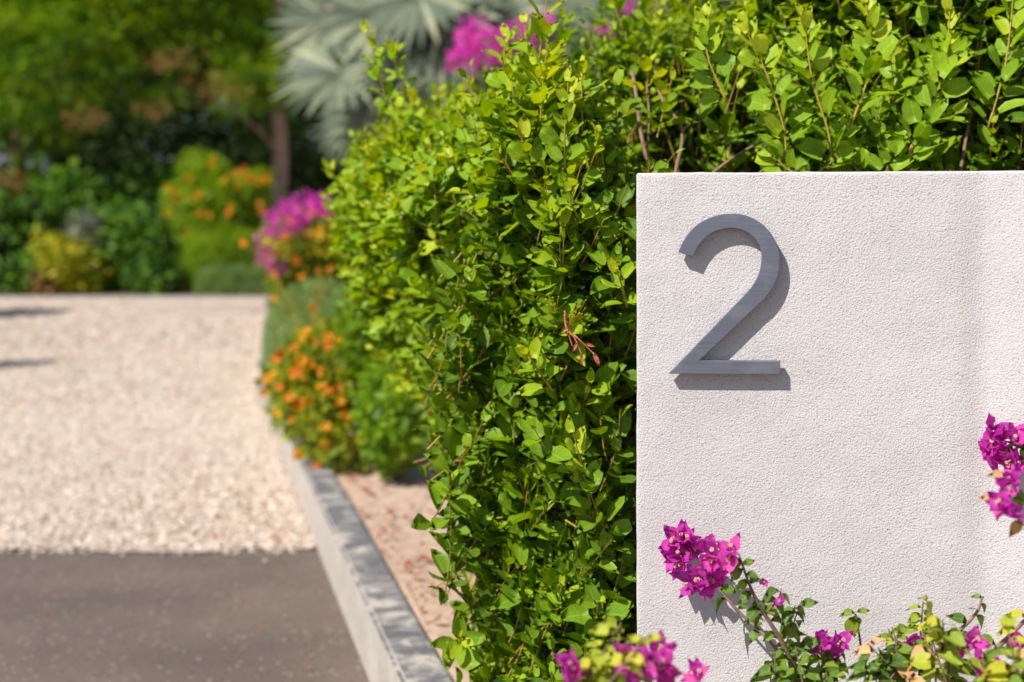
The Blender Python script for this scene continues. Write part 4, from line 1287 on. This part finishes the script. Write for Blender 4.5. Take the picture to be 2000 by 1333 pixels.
# ------------------------------------------------------------------ bougainvillea in front of the wall
BT = [leaf_tpl(w=0.62, peak=0.42, fold=fo, curl=cu, tip=0.12, twist=tw, round_=0.85, petiole=0.1, wave=wv) for fo, cu, tw, wv in ((0.35, 0.25, 0.2, 0.0), (0.6, 0.4, -0.5, 0.02), (0.2, 0.15, 0.6, 0.02), (0.9, 0.5, 0.3, 0.01))]
BR = [leaf_tpl(w=0.74, peak=0.42, fold=fo, curl=cu, tip=0.14, twist=tw, wave=wv, round_=0.8) for fo, cu, tw, wv in ((-0.2, -0.22, 0.3, 0.05), (0.25, -0.32, -0.4, 0.06), (0.1, -0.12, 0.7, 0.08))]
def tube_flower_mesh():
    a = Acc()
    V, q = tubes(np.array([[[0, 0, 0], [0, 0, 0.45], [0, 0, 0.9]]], float), np.array([[0.06, 0.07, 0.09]]), 6)
    a.add(V, [q], 0.85)
    a.place(leaf_tpl(w=0.9, fold=0.1, st=(0.4, 0.8)), np.tile([[0, 0, 0.9]], (5, 1)), frames(np.array([[math.cos(k), math.sin(k), 0.2] for k in np.arange(5) * 1.2566]), np.tile([[0, 0, 1.0]], (5, 1)), np.full(5, 0.2)), 1.0)
    me_ = a.mesh("flower")
    me_.materials.append(M_CREAM)
    return me_
M_CREAM = leaf_mat("cream_floret", [(0.0, (0.6, 0.35, 0.35)), (1.0, (0.80, 0.70, 0.42))], trans=0.2, veins=False, under=1.0, tcol=(1, 1, 1))
FM = tube_flower_mesh()

def boug_flower(rt, p, axis, size, tint):
    size = size * 1.16
    axis = nrm(np.asarray(axis, float))
    ref = nrm(rnd(1)[0])
    M = frames(ref[None] - axis[None] * (ref @ axis), axis[None], np.array([size * 0.62]))[0]
    fo = bpy.data.objects.new("flower", FM)
    COL.objects.link(fo)
    fo.parent = rt
    m4 = Matrix(((*M[0], p[0]), (*M[1], p[1]), (*M[2], p[2]), (0, 0, 0, 1)))
    fo.matrix_basis = Matrix.Translation(-Vector(rt.location)) @ m4
    x, y, z = M[:, 0] / np.linalg.norm(M[:, 0]), M[:, 1] / np.linalg.norm(M[:, 1]), axis
    a0 = R.uniform(0, 6.28)
    op = R.uniform(0.55, 1.1)
    for k in range(3):
        a = a0 + k * 2.094 + R.normal(0, 0.12)
        rad = math.cos(a) * x + math.sin(a) * y
        d = z * math.cos(op) + rad * math.sin(op)
        nn = z * math.sin(op) - rad * math.cos(op)
        Mb = frames(d[None], nn[None], np.array([size * R.uniform(0.88, 1.1)]))[0]
        b = piece("bract", ("bract", k), BR[k], np.clip(tint + R.normal(0, 0.2), 0, 1), M_BRACT, rt, p, Mb, parent=fo)

def boug_leaf(rt, p, d, s, tint, mat=None):
    nn = np.array([R.normal(-0.1, 0.35), -0.55 + R.normal(0, 0.3), 0.7])
    M = frames(np.asarray(d, float)[None], nn[None], np.array([s]))[0]
    k = R.integers(0, 4)
    piece("leaf", ("boug", int(k)), BT[k], tint, mat or M_BOUG, rt, p, M)

def cluster(rt, px, py, d, rpx, n, size, tint, ax=(-0.3, -0.8, 0.3)):
    for i in range(n):
        q = rnd(1)[0]
        c = on_wall(px + q[0] * rpx[0], py - q[2] * rpx[1], d + q[1] * 0.012)
        axis = np.array([q[0] * 0.9, -0.5 + q[1] * 0.4, q[2] * 0.9]) + np.array(ax) * 0.6
        boug_flower(rt, c - nrm(axis) * size * 0.4, axis, size * R.uniform(0.9, 1.15), tint + R.normal(0, 0.12))

def stem(rt, pts, r0, r1, leaves=0, f0=0.0, f1=1.0, ls=0.030, tint=(0.2, 0.6), ground=None):
    q = [on_wall(*p) for p in pts]
    if ground is not None:
        q = [np.array([*ground, SOILZ])] + q
    s = Acc()
    L = add_tube(s, q, r0, r1, 6, 6)
    link("stem", s.mesh("stem"), M_VINE, rt)
    start = 6 if ground is not None else 0
    for j in range(leaves):
        f = f0 + (f1 - f0) * (j + R.uniform(0.2, 0.8)) / leaves
        x = start + f * (len(L) - 1 - start)
        i = min(int(x), len(L) - 2)
        pos = L[i] + (L[i + 1] - L[i]) * (x - i)
        ax = nrm(L[i + 1] - L[i])
        sd = nrm(np.cross(ax, [0, 1, 0])) * (1 if j % 2 else -1)
        d = sd * 0.95 + ax * 0.25 + np.array([0, R.normal(-0.15, 0.3), -0.65]) + R.normal(0, 0.2, 3)
        boug_leaf(rt, pos, d, ls * R.uniform(0.7, 1.25) * (1 - 0.35 * f), R.uniform(*tint))
    return L

def bushy(rt, n, x0, x1, y0, y1, d0, d1, ls, tint, dryp=0.0, up=1.0):
    """short leafy side shoots with their own stems"""
    for _ in range(n):
        px, py, d = R.uniform(x0, x1), R.uniform(y0, y1), R.uniform(d0, d1)
        p = on_wall(px, py, d)
        D = nrm(np.array([R.normal(0, 0.6), R.normal(0, 0.4), up]))
        L = R.uniform(0.025, 0.06)
        s = Acc()
        add_tube(s, [p - D * 0.05, p, p + D * L], 0.0012, 0.0007, 4, 3)
        link("twig", s.mesh("twig"), M_VINE, rt)
        nl = R.integers(4, 8)
        for j in range(nl):
            f = (j + 0.5) / nl
            a = j * 2.3 + R.uniform(0, 1)
            dd = np.array([math.cos(a), math.sin(a) * 0.7, -0.35 + 0.7 * f]) + R.normal(0, 0.2, 3)
            dry = R.uniform() < dryp
            boug_leaf(rt, p + D * L * f, dd, ls * R.uniform(0.6, 1.15) * (1 - 0.3 * f), R.uniform(0.2, 1) if dry else R.uniform(*tint), M_DRY if dry else None)

g1 = on_wall(1575, 1500, 0.12)
b1 = thing("bougainvillea", "arching bougainvillea stem with magenta clusters, in front of the wall below the number", "bougainvillea", (g1[0], g1[1], SOILZ), "bougainvillea in front of the wall")
stem(b1, [(1560, 1420, 0.12), (1545, 1302, 0.13), (1528, 1256, 0.135), (1494, 1201, 0.14), (1471, 1159, 0.145), (1455, 1118, 0.15), (1443, 1082, 0.15)], 0.0042, 0.0012, 18, 0.15, 0.98, 0.026, (0.1, 0.5), ground=g1[:2])
stem(b1, [(1552, 1340, 0.10), (1520, 1275, 0.07), (1485, 1233, 0.055), (1453, 1205, 0.048), (1411, 1159, 0.042), (1384, 1118, 0.038), (1348, 1072, 0.036), (1338, 1060, 0.036)], 0.0024, 0.0009, 9, 0.2, 0.75, 0.024, (0.1, 0.5))
stem(b1, [(1494, 1201, 0.14), (1520, 1170, 0.15), (1526, 1150, 0.15), (1540, 1190, 0.15)][:3], 0.0014, 0.0008, 4, 0.2, 1, 0.026, (0.1, 0.5))
stem(b1, [(1520, 1245, 0.13), (1548, 1205, 0.14), (1552, 1185, 0.145)], 0.0014, 0.0008, 5, 0.2, 1, 0.026, (0.1, 0.4))
cluster(b1, 1335, 1060, 0.038, (20, 16), 9, 0.0185, 0.45)
cluster(b1, 1330, 1092, 0.040, (18, 12), 6, 0.0185, 0.5)
cluster(b1, 1360, 1140, 0.12, (30, 14), 6, 0.0215, 0.45, ax=(-0.7, -0.6, -0.2))
cluster(b1, 1385, 1075, 0.06, (14, 14), 3, 0.018, 0.45)
cluster(b1, 1405, 1090, 0.13, (16, 18), 5, 0.0185, 0.6)
cluster(b1, 1432, 1078, 0.15, (14, 10), 3, 0.0195, 0.7)
cluster(b1, 1527, 1174, 0.15, (3, 3), 1, 0.009, 0.5)
cluster(b1, 1492, 1135, 0.15, (3, 3), 1, 0.008, 0.7)
bushy(b1, 17, 1500, 1660, 1325, 1440, 0.06, 0.17, 0.030, (0.0, 0.55))
bushy(b1, 1, 1530, 1560, 1260, 1290, 0.10, 0.15, 0.026, (0.1, 0.6))
for x, y in ((1604, 1247), (1641, 1253), (1595, 1262)):
    cluster(b1, x, y, 0.12, (4, 4), 2, 0.017, 0.35, ax=(0, -0.5, 0.8))
stem(b1, [(1600, 1350, 0.12), (1606, 1300, 0.12), (1604, 1262, 0.12)], 0.0015, 0.0009, 5, 0, 0.9, 0.022, (0.1, 0.5))
stem(b1, [(1625, 1350, 0.12), (1636, 1300, 0.12), (1640, 1265, 0.12)], 0.0015, 0.0009, 5, 0, 0.9, 0.022, (0.1, 0.5))

g2 = on_wall(1200, 1600, 0.34)
b2 = thing("bougainvillea", "blurred pink bougainvillea with yellow leaves at the foot of the wall's left edge", "bougainvillea", (g2[0], g2[1], SOILZ), "bougainvillea in front of the wall")
stem(b2, [(1180, 1420, 0.34), (1160, 1340, 0.34), (1122, 1300, 0.34)], 0.003, 0.001, 9, 0.2, 0.95, 0.024, (0.6, 1.0), ground=g2[:2])
stem(b2, [(1215, 1430, 0.32), (1240, 1350, 0.32), (1262, 1300, 0.32), (1290, 1270, 0.32)], 0.003, 0.001, 9, 0.1, 0.9, 0.022, (0.3, 1.0), ground=g2[:2])
stem(b2, [(1240, 1450, 0.25), (1330, 1380, 0.25), (1362, 1325, 0.25)], 0.003, 0.001, 7, 0.2, 0.9, 0.02, (0.1, 0.5), ground=g2[:2])
cluster(b2, 1118, 1300, 0.34, (10, 22), 6, 0.0155, 0.75)
cluster(b2, 1245, 1300, 0.32, (26, 20), 8, 0.0175, 0.6)
cluster(b2, 1290, 1300, 0.30, (18, 22), 6, 0.0175, 0.6)
cluster(b2, 1284, 1272, 0.30, (5, 5), 2, 0.016, 0.6, ax=(0, -0.4, 0.9))
cluster(b2, 1364, 1318, 0.25, (8, 8), 3, 0.0175, 0.55)
bushy(b2, 9, 1135, 1215, 1305, 1380, 0.28, 0.36, 0.026, (0.6, 1.0))

g3 = on_wall(1850, 1600, 0.15)
b3 = thing("bougainvillea", "yellowing bougainvillea with drooping leaves and few violet blooms, lower right corner", "bougainvillea", (g3[0], g3[1], SOILZ), "bougainvillea in front of the wall")
stem(b3, [(1740, 1460, 0.10), (1700, 1380, 0.07), (1687, 1302, 0.07), (1678, 1240, 0.075), (1671, 1200, 0.08)], 0.0022, 0.0012, 0, ground=g3[:2])
for px, py, dx, dz, s, t in ((1671, 1202, -0.4, -0.9, 0.026, 0.55), (1671, 1198, -1.0, 0.1, 0.017, 0.4), (1672, 1196, 0.9, 0.25, 0.015, 0.5), (1673, 1204, 0.3, -0.9, 0.012, 0.1), (1670, 1206, -0.1, -0.9, 0.022, 0.6)):
    boug_leaf(b3, on_wall(px, py, 0.082), (dx, -0.15, dz), s, t)
stem(b3, [(1790, 1420, 0.1), (1795, 1330, 0.09), (1798, 1250, 0.09), (1800, 1210, 0.09), (1803, 1175, 0.09)], 0.002, 0.0009, 13, 0.35, 1.0, 0.028, (0.25, 0.8), ground=g3[:2])
stem(b3, [(1750, 1345, 0.10), (1800, 1300, 0.10), (1860, 1245, 0.10), (1905, 1200, 0.10), (1920, 1165, 0.10)], 0.0042, 0.0011, 12, 0.1, 1.0, 0.024, (0.1, 0.7), ground=g3[:2])
stem(b3, [(1920, 1420, 0.12), (1935, 1290, 0.12), (1975, 1240, 0.12), (2010, 1205, 0.12), (2050, 1170, 0.12)], 0.004, 0.0015, 8, 0.2, 1.0, 0.026, (0.3, 0.9), ground=g3[:2])
stem(b3, [(1760, 1400, 0.11), (1752, 1270, 0.11), (1742, 1225, 0.11)], 0.0018, 0.0008, 7, 0.3, 1.0, 0.018, (0.2, 0.9), ground=g3[:2])
bushy(b3, 10, 1700, 1800, 1305, 1400, 0.08, 0.16, 0.032, (0.0, 0.55), 0.04)
bushy(b3, 11, 1840, 2010, 1290, 1400, 0.10, 0.26, 0.037, (0.2, 0.95), 0.06)
bushy(b3, 2, 1820, 1900, 1240, 1280, 0.12, 0.2, 0.03, (0.5, 1.0))
cluster(b3, 1900, 1252, 0.16, (9, 5), 3, 0.015, 0.3)
cluster(b3, 1873, 1263, 0.15, (8, 6), 3, 0.0155, 0.35)
cluster(b3, 1922, 1290, 0.18, (12, 9), 4, 0.0165, 0.5)
cluster(b3, 1779, 1258, 0.11, (3, 5), 1, 0.019, 0.3, ax=(0.1, -0.3, -0.9))
cluster(b3, 1996, 1252, 0.14, (4, 4), 2, 0.014, 0.4)
boug_leaf(b3, on_wall(1770, 1318, 0.18), (0.6, -0.4, -0.4), 0.028, 0.9, M_DRY)
boug_leaf(b3, on_wall(1970, 1282, 0.18), (1, -0.2, 0.2), 0.026, 0.8, M_DRY)
boug_leaf(b3, on_wall(1985, 1300, 0.18), (-0.6, -0.4, -0.6), 0.034, 0.75)

g4 = on_wall(2120, 1500, 0.12)
b4 = thing("bougainvillea", "upright bougainvillea spray with vivid magenta and browning bracts at the right edge", "bougainvillea", (g4[0], g4[1], SOILZ), "bougainvillea in front of the wall")
stem(b4, [(2120, 1300, 0.12), (2100, 1050, 0.11), (2040, 900, 0.08), (1985, 868, 0.06), (1950, 862, 0.055)], 0.004, 0.001, 9, 0.3, 0.9, 0.026, (0.1, 0.6), ground=g4[:2])
stem(b4, [(2100, 1060, 0.14), (2030, 985, 0.2), (1985, 965, 0.22), (1965, 980, 0.23)], 0.002, 0.001, 5, 0.2, 0.8, 0.024, (0.2, 0.6))
cluster(b4, 1940, 842, 0.05, (12, 10), 4, 0.0175, 0.35)
cluster(b4, 1938, 880, 0.05, (14, 14), 7, 0.0175, 0.35)
cluster(b4, 1982, 858, 0.06, (12, 10), 4, 0.0165, 0.55)
cluster(b4, 1976, 898, 0.06, (12, 12), 5, 0.0165, 0.4)
cluster(b4, 1980, 944, 0.22, (10, 10), 4, 0.0165, 0.55)
cluster(b4, 1962, 984, 0.23, (14, 7), 4, 0.0165, 0.5)
for px, py, dx, dz in ((1950, 975, -1, 0.2), (1966, 935, -0.8, 0.4), (1995, 1015, -0.6, -0.7), (2000, 1020, 0.4, -0.6)):
    boug_leaf(b4, on_wall(px, py, 0.22), (dx, -0.2, dz), 0.019, 0.4, M_DRY)
boug_leaf(b4, on_wall(2003, 990, 0.2), (-0.3, -0.2, 0.9), 0.022, 0.3)
print("objects", len(bpy.data.objects))
